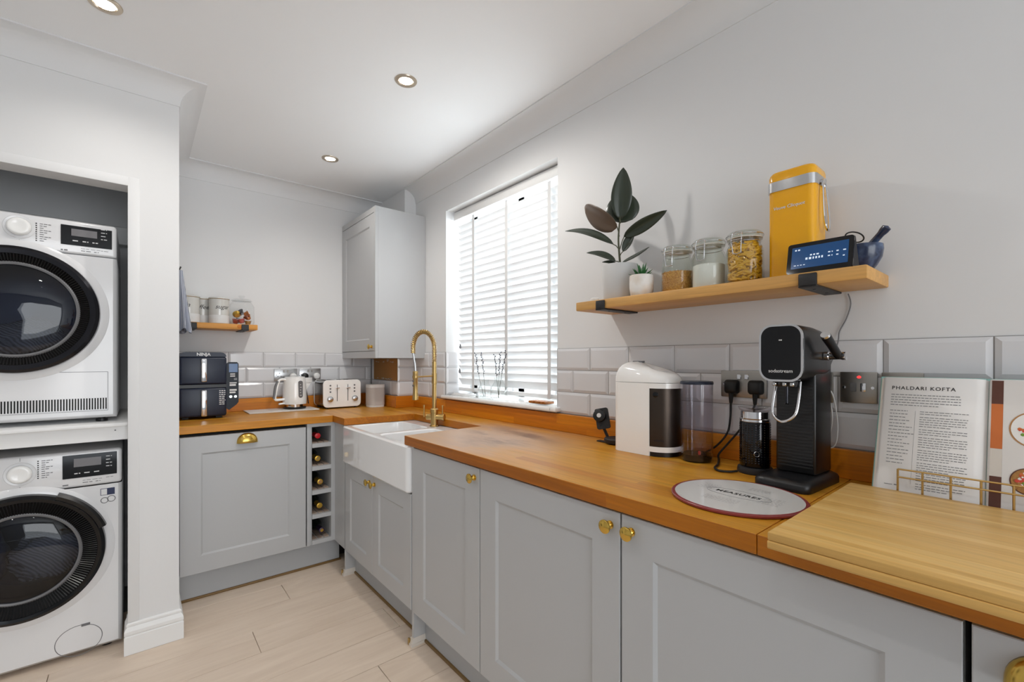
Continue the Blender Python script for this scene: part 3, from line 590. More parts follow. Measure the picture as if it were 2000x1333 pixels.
# ---------------------------------------------------------------- laundry machines
def holed(x0, x1, z0, z1, r, y, n=64, cz=0):
    ang = sorted([2 * PI * k / n for k in range(n)]); V = []; F = []
    cor = [math.atan2(z - cz, x) % (2 * PI) for x, z in ((x1, z1), (x0, z1), (x0, z0), (x1, z0))]
    for c in cor:
        k = min(range(n), key=lambda i: abs(ang[i] - c)); ang[k] = c
    for a in ang:
        dx, dz = math.cos(a), math.sin(a); ts = []
        if abs(dx) > 1e-9: ts.append(((x1 if dx > 0 else x0)) / dx)
        if abs(dz) > 1e-9: ts.append(((z1 if dz > 0 else z0) - cz) / dz)
        t = min(q for q in ts if q > 0); V.append((r * dx, y, cz + r * dz)); V.append((t * dx, y, cz + t * dz))
    for k in range(n): j = (k + 1) % n; F.append((2 * k, 2 * j, 2 * j + 1, 2 * k + 1))
    return V, F
def lump(c, s, seed, m, name, parent):
    bm = bmesh.new(); bmesh.ops.create_icosphere(bm, subdivisions=4, radius=1)
    for v in bm.verts:
        q = v.co * 1.6 + Vector((seed * 3.1, seed, 0)); k = 1 + .35 * noise.noise(q) + .16 * noise.noise(q * 2.7) + .07 * abs(noise.noise(q * 7)); v.co = Vector((v.co.x * s[0] * k, v.co.y * s[1] * k, v.co.z * s[2] * k)) + Vector(c)
    me = bpy.data.meshes.new(name); bm.to_mesh(me); bm.free(); me.materials.append(MT[m]); me.polygons.foreach_set('use_smooth', [True] * len(me.polygons)); return inst(name, me, parent)
def machine(name, label, cat, loc, H0, zc, seam, door_r, glass_r, ridge, kn, panel, foot):
    t = thing(name, label, cat, loc); b = MB(); e = .012
    V, F = holed(-.3 + e, .3 - e, .02 + e, seam - .0015, .205, 0, cz=zc); b.add(V, F)
    # shell behind the front, with rounded front edges
    b.add([(-.3 + e, 0, .02 + e), (.3 - e, 0, .02 + e), (.3 - e, 0, seam - .0015), (-.3 + e, 0, seam - .0015), (-.3, e, .02), (.3, e, .02), (.3, e, seam - .0015), (-.3, e, seam - .0015), (-.3, .57, .02), (.3, .57, .02), (.3, .57, seam - .0015), (-.3, .57, seam - .0015)],
          [(0, 1, 5, 4), (1, 2, 6, 5), (3, 0, 4, 7), (4, 5, 9, 8), (5, 6, 10, 9), (7, 4, 8, 11), (8, 9, 10, 11)])
    b.build('body', 'white_enamel', t, angle=50)
    MB().box(-.3, .3, 0, .57, seam, H0, .012, 3).build('control_fascia', 'white_enamel', t)
    for x in (-.25, .25):
        for y in (.06, .5): MB().lathe([(.02, 0), (.02, .012), (.012, .014), (.012, .022)], 16, (x, y, foot)).build('foot', 'black', t)
    dr = MB().lathe([(.204, -.001), (.196, .03), (.196, .09), (.235, .1), (.235, .36), (0, .37)], 48, (0, 0, zc), 'Y', cap=False).build('drum', 'drum', t)
    # door: raised dark rim, ribbed ring, bulging glass
    d = MB().lathe([(door_r + .002, -.001), (door_r + .002, -.012), (door_r, -.026), (door_r - .012, -.034), (ridge + .002, -.032), (ridge, -.026), (glass_r + .004, -.014), (glass_r + .004, -.004), (door_r - .01, -.001)], 96, (0, 0, zc), 'Y', cap=False).build('door', 'black_gloss' if cat != 'dryer' else 'black_chrome', t)
    MB().lathe([(door_r + .0025, -.006), (door_r + .028, -.002), (door_r + .030, -.0002), (door_r + .0025, -.0002)], 96, (0, 0, zc), 'Y', cap=False).build('door_surround', 'white_enamel', t)
    rb = MB(); nr = 150
    for k in range(nr):
        a0, a1, a2 = 2 * PI * k / nr, 2 * PI * (k + .5) / nr, 2 * PI * (k + 1) / nr; r0, r1 = glass_r + .004, ridge + .001
        P = lambda r, a, y: (r * math.cos(a), y, zc + r * math.sin(a))
        rb.add([P(r0, a0, -.0145), P(r1, a0, -.0265), P(r1, a1, -.031), P(r0, a1, -.0185), P(r1, a2, -.0265), P(r0, a2, -.0145)], [(0, 1, 2, 3), (3, 2, 4, 5)])
    o = rb.build('ribbed_ring', 'dark_ridge', d, smooth=False); o['kind'] = 'stuff'
    MB().lathe([(glass_r + .006, -.016), (glass_r, -.020), (glass_r - .006, -.018), (glass_r - .008, -.01)], 80, (0, 0, zc), 'Y', cap=False).build('glass_rim', 'grey_plastic', d)
    MB().lathe([(glass_r - .004, -.012), (glass_r * .9, -.020), (glass_r * .6, -.028), (glass_r * .3, -.031), (0, -.032)], 64, (0, 0, zc), 'Y', cap=False).build('door_glass', 'door_glass', d)
    # controls
    kx, kz = kn
    MB().lathe([(.046, 0), (.044, -.002), (.036, -.001)], 40, (kx, 0, kz), 'Y', cap=False).build('dial_ring', 'white_enamel', t)
    MB().lathe([(.0345, 0), (.0345, -.012), (.031, -.018), (.026, -.02), (.02, -.0185), (0, -.0185)], 40, (kx, 0, kz), 'Y').build('dial', 'white_gloss', t)
    x0, x1, z0, z1 = panel
    p = MB().box(x0, x1, -.003, .004, z0, z1, .001, 1).build('display_panel', 'black_gloss', t)
    MB().box(x0 + (x1 - x0) * .2, x0 + (x1 - x0) * .7, -.0036, -.0028, z0 + (z1 - z0) * .48, z0 + (z1 - z0) * .84).build('screen', 'screen_grey', p, smooth=False)
    rw = [(x0 + .035 + k * .03, x0 + .053 + k * .03, z0 + .017, .004) for k in range(3)] + [(x1 - .035, x1 - .016, z0 + .088 - .014 * k - .01, .003) for k in range(4)]
    lines('print_white', p, rw, loc=(0, -.0037, 0))
    lines('grey_plastic', t, [(x0 - .06, x0 - .028 - .008 * (k % 3), z1 - .012 - k * .0085, .0028) for k in range(9)], loc=(0, -.0004, 0), wmin=.008, wmax=.012, gap=.002)
    ld = MB()
    for k in range(9): ld.box(x0 - .0715, x0 - .0675, -.001, .001, z1 - .013 - k * .0085, z1 - .0085 - k * .0085)
    o = ld.build('programme_mark', 'print_dark', t, smooth=False); o['kind'] = 'stuff'
    MB().box(kx - .0006, kx + .0006, -.0008, .0005, seam, kz - .05).box(kx - .0006, kx + .0006, -.0008, .0005, kz + .05, H0 - .006).build('drawer_gap', 'grey_plastic', t, smooth=False)
    MB().box(-.296, kx, -.0007, .0005, seam + .018, seam + .0195).build('drawer_seam', 'grey_plastic', t, smooth=False)
    lines('print_grey', t, [(x0, x0 + .02, seam + .012, .005), (x0 + .06, x0 + .085, seam + .026, .0018), (x0 + .09, x0 + .12, seam + .026, .0018), (x0 + .06, x0 + .09, seam + .016, .003), (x0 + .10, x0 + .115, seam + .016, .003), (x1 - .035, x1 - .012, z0 - .012, .002)], loc=(0, -.0004, 0))
    return t, d
wm, wd = machine('washing_machine', 'white washing machine with dark round door on the floor', 'washing machine', (-.355, 2.6, 0), .862, .462, .712, .248, .172, .222, (-.003, .793), (.116, .284, .752, .848), 0)
hd = MB().lathe([(.240, -.034), (.254, -.040), (.263, -.032), (.264, -.008), (.250, -.008)], 20, (0, 0, .462), 'Y', cap=False, a0=R(18), a1=R(66)).build('door_handle', 'black', wd)
# pump filter cover and labels
MB().lathe([(.0705, -.0006), (.0718, -.0012), (.073, -.0006), (.073, .0004), (.0705, .0004)], 48, (.165, 0, .073), 'Y', cap=False, sy=.86).build('filter_cover_edge', 'print_grey', wm)
MB().box(.172, .199, -.002, .001, .127, .137).build('filter_latch', 'grey_plastic', wm, smooth=False)
lb = MB().box(.231, .277, -.0008, .0004, .664, .693).build('sticker', 'navy_cover', wm, smooth=False); MB().box(.233, .252, -.0012, .0002, .666, .691).build('sticker_field', 'label_paper', lb, smooth=False)
MB().lathe([(.010, -.0003), (.0115, -.001), (.013, -.0003)], 28, (.244, 0, .642), 'Y', cap=False).build('badge', 'print_grey', wm); MB().lathe([(.011, -.0003), (.0125, -.001), (.014, -.0003)], 28, (.266, 0, .646), 'Y', cap=False).build('badge', 'print_grey', wm)
def cloth(label, m, c, s, seed):
    o = lump((0, 0, 0), s, seed, m, 'laundry', None); o.location = c; tag(o, label, 'laundry')
cloth('grey striped laundry seen through the washing machine door', 'laundry', (-.30, 2.76, .40), (.11, .06, .09), 3); cloth('dark blue laundry at the left inside the washing machine', 'laundry_blue', (-.475, 2.86, .41), (.05, .06, .09), 5)
dm, dd = machine('tumble_dryer', 'white tumble dryer with dark round door on the closet shelf', 'dryer', (-.372, 2.6, .978), .845, .462, .705, .247, .182, .215, (.012, .79), (.128, .285, .742, .823), 0)
# condenser hatch and ventilation grille
hb = MB(); hb.box(.085, .2725, -.0008, .0003, .2145, .216).box(.271, .2725, -.0008, .0003, .052, .216).box(-.29, .2725, -.0008, .0003, .050, .0512).build('hatch_seam', 'grey_plastic', dm, smooth=False)
sl_me = MB().box(-.0021, .0021, -.0009, .0006, .056, .104).mesh('grille_slot', 'black_gap', smooth=False)
for k in range(62): inst('grille_slot', sl_me, dm, (.266 - k * .0086, 0, 0))
cloth('pale grey garment inside the dark tumble dryer drum', 'laundry', (-.36, 2.8, 1.33), (.13, .07, .07), 8)
t = thing('closet_shelf', 'white closet shelf with apron carrying the tumble dryer', 'shelf', (-.375, 2.53, 0))
MB().box(-.344, .344, 0, .72, .962, .9775, .003, 2).build('shelf_board', 'trim', t); MB().box(-.343, .343, .02, .04, .903, .9618, .001, 1).build('apron', 'trim', t); MB().lathe([(.003, 0), (.0025, -.002), (0, -.002)], 12, (.30, .02, .945), 'Y').build('screw', 'grey_plastic', t)
# ---------------------------------------------------------------- left shelf and its things
def bracket(parent, x, y0, y1, z, th, w_=.036, lipz=.036):
    """flat iron bracket under a shelf: front lip, arm under the board, wall leg; front at y0"""
    b = MB().box(x - w_ / 2, x + w_ / 2, y0 - .005, y0, z - th - .004, z + .004 if lipz > .04 else z - .002, .0015, 1).box(x - w_ / 2, x + w_ / 2, y0 - .005, y1 - .001, z - th - .005, z - th, .001, 1).build('bracket', 'iron', parent)
    for y in (y0 + .04, y1 - .04): MB().lathe([(0, -.003), (.004, -.002), (.0045, 0), (0, 0)], 10, (x, y, z - th - .005)).build('screw', 'black', b)
t = thing('wall_shelf', 'short oak wall shelf on black iron brackets beside the pier', 'shelf', (0, 0, 0))
MB().box(.148, .583, 3.222, YW - .001, 1.434, 1.468, .004, 2).build('shelf_board', 'shelf_wood_back', t)
MB().lathe([(0, -.0006), (.011, -.0006), (.012, 0), (0, 0)], 20, (.482, 3.222, 1.452), 'Y').build('knot', 'oak_upstand', t)
bracket(t, .246, 3.221, YW - .001, 1.468, .0345, .04); bracket(t, .513, 3.221, YW - .001, 1.468, .0345, .04)
def canister(label, x, y, word, rz):
    t = thing('storage_canister', label, 'canister', (x, y, 1.4685), rz, 'white kitchen canisters on the short shelf'); r = .0535
    MB().lathe([(0, 0), (r - .003, 0), (r, .003), (r, .148), (r - .002, .15)], 40).build('body', 'stoneware', t)
    MB().lathe([(r + .0003, .002), (r + .0004, .003), (r + .0004, .05), (r + .0003, .051)], 40, cap=False).build('striped_band', 'canister_band', t)
    MB().lathe([(0, .159), (r - .001, .159), (r + .0015, .157), (r + .0015, .1505), (0, .1505)], 40).build('lid', 'stoneware', t); MB().lathe([(r + .0006, .149), (r + .0018, .151), (r + .0006, .153)], 40, cap=False).build('lid_rim', 'brass_dull', t)
    text(word, .036, 'print_dark', t, (0, 0, .1), name='handwritten_word', shear=.35, wrap=r + .0006, thick=.0002)
canister('white canister lettered tea standing next to the striped towel', .232, 3.285, 'tea', -22)
canister('white canister lettered coffee standing between its two neighbours', .308, 3.373, 'coffee', -18)
canister('white canister lettered sugar standing beside the glass jar', .384, 3.29, 'sugar', 12)
t = thing('sweet_jar', 'round glass jar with lid full of foil capsules on the short shelf', 'jar', (.507, 3.305, 1.4685)); r = .07
MB().lathe([(0, .001), (r - .008, .001), (r, .012), (r, .115), (r - .012, .138), (r - .018, .145), (r - .018, .15)], 40).build('body', 'glass', t); MB().lathe([(0, .165), (.02, .163), (r - .02, .16), (r - .012, .154), (r - .012, .15), (0, .15)], 40).lathe([(.008, .163), (.008, .17), (.018, .178), (.018, .184), (0, .186)], 20).build('lid', 'glass', t)
caps = [('pink_foil', -.036, -.02, .02, 20, 'pink foil coffee capsule at the far left of the glass jar'), ('pink_foil', -.006, -.038, .022, -15, 'pink foil coffee capsule at the front bottom of the glass jar'), ('copper', .02, -.03, .066, 70, 'large copper coffee capsule on top of the pile in the jar'), ('steel_soft', .03, -.03, .014, 0, 'silver coffee capsule standing at the front bottom of the jar'), ('gold_foil', -.028, -.012, .062, 60, 'gold coffee capsule upper left in the glass jar'), ('copper', .036, .012, .05, 40, 'copper coffee capsule at the right side of the glass jar'), ('steel_soft', -.012, .03, .03, 80, 'silver coffee capsule at the back of the glass jar'), ('black_chrome', -.004, .004, .078, 50, 'dark coffee capsule lying at the back top of the pile in the jar')]
for i, (m, x, y, z, a, lb_) in enumerate(caps):
    o = MB().lathe([(0, -.013), (.012, -.013), (.020, .008), (.023, .010), (.023, .011), (0, .012)], 20).build('coffee_capsule', m, None, loc=(.507 + x, 3.305 + y, 1.4685 + z), rot=(R(a), R(a * .5), R(i * 40)))
    tag(o, lb_, 'capsule', 'coffee capsules in the glass jar')
# striped towel on a hook on the pier
t = thing('tea_towel', 'blue and white striped tea towel hanging on the side of the pier', 'towel', (.1415, 3.02, 1.40)); mb = MB(); vs = []; fs = []; nz, nu = 16, 36
for j in range(nz + 1):
    f_ = j / nz; z = .33 * (1 - f_); ry = .012 + .075 * f_ ** .8; rx = .012 + .026 * f_ ** .9
    for i in range(nu):
        a = 2 * PI * i / nu; k = 1 + (.28 * math.sin(a * 7) * f_); vs.append((.046 * .9 + .004 + rx * k * math.cos(a) * .9 - .012 * (1 - f_), ry * k * math.sin(a), z + .012 * math.sin(a * 3) * f_))
for j in range(nz):
    for i in range(nu): fs.append((j * nu + i, j * nu + (i + 1) % nu, (j + 1) * nu + (i + 1) % nu, (j + 1) * nu + i))
fs.append(tuple(range(nu))); mb.add(vs, fs); mb.build('cloth', 'stripe_cloth', t, angle=80)
hk = MB().lathe([(.014, 0), (.014, .004), (0, .004)], 16, (0, 0, .33), 'X').tube([(.003, 0, .33), (.03, 0, .328), (.036, 0, .345)], .004, 8).build('wall_hook', 'iron', None, loc=(.1415, 3.02, 1.405)); tag(hk, 'small black hook on the pier holding the striped towel', 'hook')
# ---------------------------------------------------------------- back worktop: air fryer, board, kettle, toaster, speaker
t = thing('air_fryer', 'tall dark navy two-drawer air fryer at the pier end of the worktop', 'air fryer', (.284, 3.062, WT + .001), 0)
MB().box(-.112, .112, .03, .315, .008, .378, .03, 4).build('body', 'navy', t)
for z0, z1 in ((.195, .352), (.012, .176)):
    d = MB().box(-.111, .111, 0, .06, z0, z1, .012, 3).build('drawer', 'navy', t)
    MB().box(-.014, .014, -.028, .004, z0 + .005 + (.01 if z0 > .1 else 0), z1 - .01, .006, 3).build('drawer_handle', 'chrome', d)
MB().box(-.111, .111, .004, .06, .1765, .1945).build('divider_band', 'black', t); MB().prism([(-.109, .3525), (.109, .3525), (.109, .358), (.105, .368), (.094, .376), (.08, .378), (-.08, .378), (-.094, .376), (-.105, .368), (-.109, .358)], .002, .08, 'Y').build('top_fascia', 'navy', t)
text('NINJA', .024, 'print_white', t, (0, .0012, .365), name='lettering', bold=.0006)
for x in (-.08, .08): MB().box(x - .015, x + .015, .06, .28, -.001, .009).build('foot', 'rubber', t, smooth=False)
p = MB().prism([(.113, .31), (.128, .322), (.168, .322), (.176, .312), (.176, .085), (.165, .07), (.128, .04), (.113, .05)], .04, .075, 'Y').build('control_panel', 'panel_navy', t)
MB().box(.127, .171, .0388, .0402, .262, .312).build('screen', 'lcd', p, smooth=False)
lines('print_white', p, [(.133, .158, .248, .006), (.133, .158, .236, .006), (.128, .142, .224, .002), (.152, .168, .224, .002), (.128, .142, .217, .002), (.152, .168, .217, .002), (.13, .166, .196, .006), (.13, .166, .181, .011), (.13, .166, .152, .010), (.13, .166, .138, .010)], loc=(0, .0392, 0), wmin=.03, wmax=.04)
for x in (.136, .16): MB().lathe([(0, -.001), (.008, -.001), (.008, .001), (0, .001)], 18, (x, .04, .118), 'Y').build('button', 'steel_soft', p)
lines('print_white', t, [(.074, .104, .155 - .011 * k, .005) for k in range(8)], loc=(0, -.0006, 0), wmin=.005, wmax=.014)
gb = MB().box(.527, .943, 3.17, 3.392, WT + .0006, WT + .006, .0015, 1).build('chopping_board', 'frosted'); tag(gb, 'flat pale glass board lying under the white kettle', 'board')
gb.data.materials.clear(); gb.data.materials.append(MT['plate_white'])
t = thing('kettle', 'white electric kettle with dark handle standing on the glass board', 'kettle', (.82, 3.302, WT + .0065)); r = .074
MB().lathe([(0, 0), (.068, 0), (.07, .004), (.07, .012), (0, .012)], 40).build('base', 'black', t); MB().lathe([(.045, .0122), (.052, .013), (.052, .030), (.045, .031)], 36).build('neck_ring', 'chrome', t)
MB().lathe([(.05, .03), (r - .002, .032), (r, .036), (r + .001, .08), (r - .004, .17), (r - .008, .206), (r - .01, .21)], 48).build('body', 'white_gloss', t)
MB().lathe([(r - .0105, .2105), (r - .012, .216), (.03, .219), (0, .2195)], 40).build('lid', 'white_gloss', t)
hp = smooth_path([(-.062, -.02, .196), (-.085, -.027, .2), (-.108, -.034, .185), (-.128, -.04, .10), (-.13, -.041, .075), (-.118, -.037, .066), (-.068, -.02, .067)], 6)
MB().tube(hp, .0085, 10).build('handle', 'white_gloss', t); MB().tube(smooth_path([(-.112, -.036, .188), (-.128, -.041, .15), (-.137, -.044, .075)], 6), .0085, 8).build('handle_grip', 'grey_plastic', t)
MB().tube([(-.06, -.018, .04), (-.105, -.032, .038)], .006, 8).build('switch', 'white_gloss', t)
MB().prism([(.05, -.022), (.105, -.008), (.112, 0), (.105, .008), (.05, .022)], .175, .208).add([(.05, -.03, .1), (.05, .03, .1), (.055, .02, .176), (.108, .0, .176), (.055, -.02, .176)], [(0, 3, 4), (1, 2, 3), (0, 1, 3)]).build('spout', 'white_gloss', t)
a_ = R(-85); wv = MB(); wv.prism(rrect(-.014, .014, .075, .19, .0135, 6), -.076, -.066, 'Y'); wo = wv.build('water_window', 'grey_plastic', t, rot=(0, 0, R(15)))
lines('print_white', wo, [(-.006, .006, .09 + .018 * k, .004) for k in range(5)], loc=(0, -.0764, 0))
t = thing('toaster', 'white four-slot toaster with steel sides and two dials', 'toaster', (1.095, 3.165, WT + .001), 0)
fr = MB().prism(rrect(-.13, .13, .008, .197, .03, 6), -.0, .012, 'Y').build('front_plate', 'white_gloss', t); b = fr.modifiers.new('bevel', 'BEVEL'); b.width = .004; b.segments = 3; b.limit_method = 'ANGLE'; b.angle_limit = R(60)
MB().prism(rrect(-.126, .126, .01, .193, .028, 6), .0125, .212, 'Y').build('body', 'toaster_side', t); MB().prism(rrect(-.128, .128, .009, .195, .03, 6), .2125, .222, 'Y').build('back_plate', 'white_gloss', t)
for x in (-.085, -.035, .035, .085): MB().box(x - .013, x + .013, .03, .195, .1925, .1945).build('bread_slot', 'black_gap', t, smooth=False)
for s_ in (-1, 1):
    MB().box(s_ * .037 - .0018, s_ * .037 + .0018, -.001, .0005, .05, .165).build('lever_slot', 'black_gap', t, smooth=False)
    MB().box(s_ * .037 - .014, s_ * .037 + .014, -.012, 0, .139, .146, .002, 2).build('lever', 'chrome', t)
    MB().lathe([(.021, 0), (.021, -.006), (.019, -.014), (.0165, -.016), (0, -.0165)], 28, (s_ * .085, 0, .065), 'Y').build('dial', 'steel_soft', t)
    for z in (.115, .137, .159): MB().lathe([(.0058, 0), (.0058, -.003), (.004, -.0042), (0, -.0042)], 14, (s_ * .083, 0, z), 'Y').build('button', 'grey_plastic', t)
for x in (-.1, .1):
    for y in (.03, .19): MB().lathe([(.01, -.0008), (.01, .012)], 12, (x, y, 0)).build('foot', 'rubber', t)
t = thing('speaker', 'small white rounded speaker standing by the corner boxing', 'speaker', (1.316, 3.13, WT + .001)); 
def soft(w_, d_, n=8): return rrect(-w_, w_, -d_, d_, min(w_, d_) * .62, n)
MB().prism(soft(.056, .056), 0, .014).build('base', 'white_plastic', t, angle=60); MB().prism(soft(.0585, .0585), .0142, .138).build('grille', 'speaker_mesh', t, angle=60); o = MB().prism(soft(.0585, .0585), .1382, .16).build('top', 'white_plastic', t, angle=60)
MB().prism(soft(.05, .05), .1602, .1606).build('touch_panel', 'print_white', t, angle=60)
# sockets on the back wall
def socket(name, label, loc, rz, w_, h=.086, kind='double', m='steel'):
    t = thing(name, label, 'socket', loc, rz)
    MB().box(-w_ / 2, w_ / 2, -.006, -.0002, -h / 2, h / 2, .0025, 2).build('plate', m, t)
    for x in (-w_ / 2 + .012, w_ / 2 - .012): MB().lathe([(.0035, -.006), (.0035, -.0072), (0, -.0074)], 12, (x, 0, .0 if w_ > .1 else .004), 'Y').build('screw', 'chrome', t)
    if kind == 'double':
        for s_ in (-1, 1):
            MB().box(s_ * .012 - .006, s_ * .012 + .006, -.0105, -.006, .016, .033, .001, 1).build('switch', 'chrome' if m == 'dark_steel' else 'dark_steel', t)
            q = MB(); X = s_ * .04
            q.box(X - .002, X + .002, -.0064, -.0058, .006, .014).box(X - .013, X - .007, -.0064, -.0058, -.012, -.008).box(X + .007, X + .013, -.0064, -.0058, -.012, -.008)
            o = q.build('pin_holes', 'black_gap', t, smooth=False); o['kind'] = 'stuff'
    return t
socket('wall_socket', 'steel double socket on the back wall above the kettle handle', (.79, YT - .001, 1.143), 0, .146); socket('wall_socket', 'steel double socket on the back wall above the kettle spout', (.95, YT - .001, 1.143), 0, .146)
def round_plug(label, x, m):
    t = thing('round_plug', label, 'plug', (x, YT - .0075, 1.132)); MB().lathe([(.022, 0), (.023, -.012), (.021, -.024), (.015, -.028), (0, -.029)], 28, axis='Y').build('body', m, t); MB().tube(smooth_path([(0, -.012, -.02), (0, -.012, -.06), (.01, -.02, -.12), (.02, -.03, -.195)], 5), .003, 6).build('cable', m, t)
round_plug('round white plug in the left back socket, nearest the kettle handle', .834, 'white_plastic'); round_plug('round black plug in the back-wall socket behind the kettle', .912, 'black'); round_plug('round white plug in the back-wall socket beside the toaster', .99, 'white_plastic')
# ---------------------------------------------------------------- window sill things
def sprig(mb, hb, base, tip, seed):
    rnd = random.Random(seed); b, t_ = Vector(base), Vector(tip); m_ = (b + t_) / 2 + Vector((rnd.uniform(-.01, .01), rnd.uniform(-.01, .01), 0)); pts = [b * (1 - k / 8) ** 2 + m_ * 2 * (k / 8) * (1 - k / 8) + t_ * (k / 8) ** 2 for k in range(9)]
    mb.tube(pts, [.0016 - .0001 * k for k in range(9)], 5)
    for k in range(14):
        f_ = .52 + .48 * k / 13; p = b * (1 - f_) ** 2 + m_ * 2 * f_ * (1 - f_) + t_ * f_ ** 2; a = rnd.uniform(0, 6.28); q = p + Vector((math.cos(a), math.sin(a), .9)) * rnd.uniform(.005, .012)
        hb.lathe([(0, -.006), (.0028, -.002), (.003, .002), (0, .007)], 6, mat=Matrix.Translation((p + q) / 2) @ (q - p).to_track_quat('Z', 'Y').to_matrix().to_4x4())
def vase(label, y, r, h, tips, seed):
    t = thing('bud_vase', label, 'vase', (1.568, y, 1.0205)); MB().lathe([(0, .001), (r * .92, .001), (r, .008), (r, h * .55), (r * .55, h * .8), (r * .5, h * .92), (r * .58, h), (r * .52, h), (r * .44, h * .9), (r * .5, h * .79), (r * .93, h * .53), (r * .93, .01), (0, .008)], 32).build('glass_body', 'glass', t)
    for i, tp in enumerate(tips):
        s_ = thing('dried_lavender', 'dried dark lavender sprig, %s, in the %s' % (tp[3], label.split(' with ')[0]), 'flower', (1.568, y, 1.0205), 0, 'dried lavender sprigs on the window sill'); a, b = MB(), MB(); sprig(a, b, (random.uniform(-.4, .4) * r * .5, random.uniform(-.4, .4) * r * .5, .012), tp[:3], seed + i); a.build('stem', 'stem', s_); o = b.build('flower_head', 'pewter', s_); o['kind'] = 'stuff'
vase('far small clear glass bud vase with two lavender sprigs', 2.135, .042, .11, [(-.01, .085, .262, 'leaning far left'), (.0, .035, .265, 'leaning left')], 1)
vase('near small clear glass bud vase with three lavender sprigs', 2.005, .048, .125, [(.005, .045, .25, 'leaning left'), (.0, -.012, .262, 'upright'), (.0, -.065, .27, 'leaning right')], 11)
t = thing('glass_tray', 'small clear glass tray with brown pieces at the near end of the sill', 'tray', (1.575, 1.655, 1.0205))
MB().box(-.05, .05, -.075, .075, 0, .004, .001, 1).box(-.05, -.047, -.075, .075, .004, .026).box(.047, .05, -.075, .075, .004, .026).box(-.047, .047, .072, .075, .004, .026).box(-.047, .047, -.075, -.072, .004, .026).build('tray_body', 'glass', t, smooth=False)
for k in range(6): o = MB().box(-.035, .03, -.01, .008, 0, .012, .003, 2).build('brown_piece', 'copper', t, loc=(-.005, .055 - k * .0215, .005), rot=(0, 0, R(random.uniform(-8, 8))))
o = MB().prism(rrect(-.05, .05, -.085, .085, .03, 6), 0, .008).prism(rrect(-.042, .042, -.077, .077, .028, 6), .008, .014).build('soap_dish', 'ceramic', None, loc=(1.612, 2.43, 1.0205)); tag(o, 'low white dish at the far end of the window sill', 'dish')
# ---------------------------------------------------------------- long shelf on the window wall
t = thing('wall_shelf', 'long thick oak wall shelf on two black brackets, right of the window', 'shelf', (1.33, 1.207, 0), -90)
o = MB().box(0, .924, 0, XW - 1.331, 1.436, 1.47, .004, 2).build('shelf_board', 'shelf_wood', t)
for x in (.124, .801):
    b = MB().box(x - .021, x + .021, -.005, -.0003, 1.430, 1.466, .003, 2).box(x - .021, x + .021, -.005, .205, 1.430, 1.4355, .001, 1).build('bracket', 'iron', t)
    for y in (.05, .15): MB().lathe([(0, -.002), (.004, -.0015), (.0045, 0), (0, 0)], 10, (x, y, 1.43)).build('screw', 'black', b)
SZ = 1.4705
t = thing('rubber_plant', 'young rubber plant with dark leaves in a pale grey pot', 'plant', (1.43, 1.069, SZ))
MB().lathe([(0, 0), (.060, 0), (.063, .004), (.068, .132), (.067, .136), (.063, .136), (.061, .12), (0, .12)], 48).build('pot', 'pot_grey', t); MB().lathe([(.0615, .121), (.03, .126), (0, .127)], 24).build('soil', 'soil', t)
def L3(px): return Vector(px)
stem = smooth_path([(0, -.002, .12), (.0, .004, .18), (-.003, .006, .24), (-.002, .002, .30), (0, -.004, .36)], 5); MB().tube(stem, [.0045 - .00011 * k for k in range(len(stem))], 8).build('stem', 'stem', t)
def leaf(base, tip, width, nrm, bend=.0, fold=.12, m=('leaf', 'leaf_under'), stalk=None, blunt=1.0):
    b, e, nn = Vector(base), Vector(tip), Vector(nrm); ax = e - b; ln = ax.length; T = ax.normalized(); S = T.cross(nn).normalized(); N = S.cross(T).normalized(); nu, nv = 14, 6; mb = MB(); vs = []; fs = []
    for i in range(nu + 1):
        f_ = i / nu; w_ = width / 2 * (math.sin(PI * min(1, f_ ** .82 * .985 + .012)) ** (.72 * blunt)); c = b + T * ln * f_ + N * bend * math.sin(PI * f_) * ln
        for j in range(nv + 1):
            s_ = -1 + 2 * j / nv; vs.append(c + S * w_ * s_ + N * (abs(s_) * w_ * fold * 2))
    for i in range(nu):
        for j in range(nv): a = i * (nv + 1) + j; fs.append((a, a + 1, a + nv + 2, a + nv + 1))
    mb.add(vs, fs); o = mb.build('leaf', m[0], t, angle=70); md = o.modifiers.new('thick', 'SOLIDIFY'); md.thickness = .0014; md.offset = 0
    MB().tube([b + T * ln * k / 10 + N * (bend * math.sin(PI * k / 10) * ln - .0006) for k in range(10)], [.0014 - .0001 * k for k in range(10)], 5).build('midrib', 'stem', o)
    if stalk is not None: MB().tube([stalk, (Vector(stalk) + b) / 2 + Vector((0, 0, .004)), b], .0018, 6).build('leaf_stalk', 'stem', o)
C_ = (-.84, -.55, 0)
leaf((0, -.001, .315), (-.01, -.022, .505), .078, C_, .02, .14, stalk=(0, -.002, .30))
leaf((.012, .0, .305), (.03, .006, .425), .125, C_, .0, .06, blunt=.7)
leaf((-.01, .008, .288), (-.012, .168, .405), .092, (-.75, -.1, -.55), .06, .10, m=('leaf_under', 'leaf'), stalk=(0, .004, .25), blunt=.75)
leaf((.0, -.018, .245), (.035, -.178, .312), .05, (-.6, -.35, -.5), -.04, .2, stalk=(0, .002, .20))
leaf((-.005, .03, .225), (-.03, .262, .322), .044, (-.5, .3, .75), .07, .2, stalk=(0, .005, .20))
leaf((.004, -.01, .19), (.02, -.052, .275), .034, (-.9, -.2, -.3), -.06, .2, stalk=(0, .004, .17))
leaf((-.01, .015, .155), (-.04, .135, .205), .038, (-.5, .25, .7), .06, .2, stalk=(0, .0, .145))
leaf((-.005, -.012, .145), (.005, -.125, .185), .034, (-.45, -.2, .75), -.05, .2, stalk=(0, 0, .13))
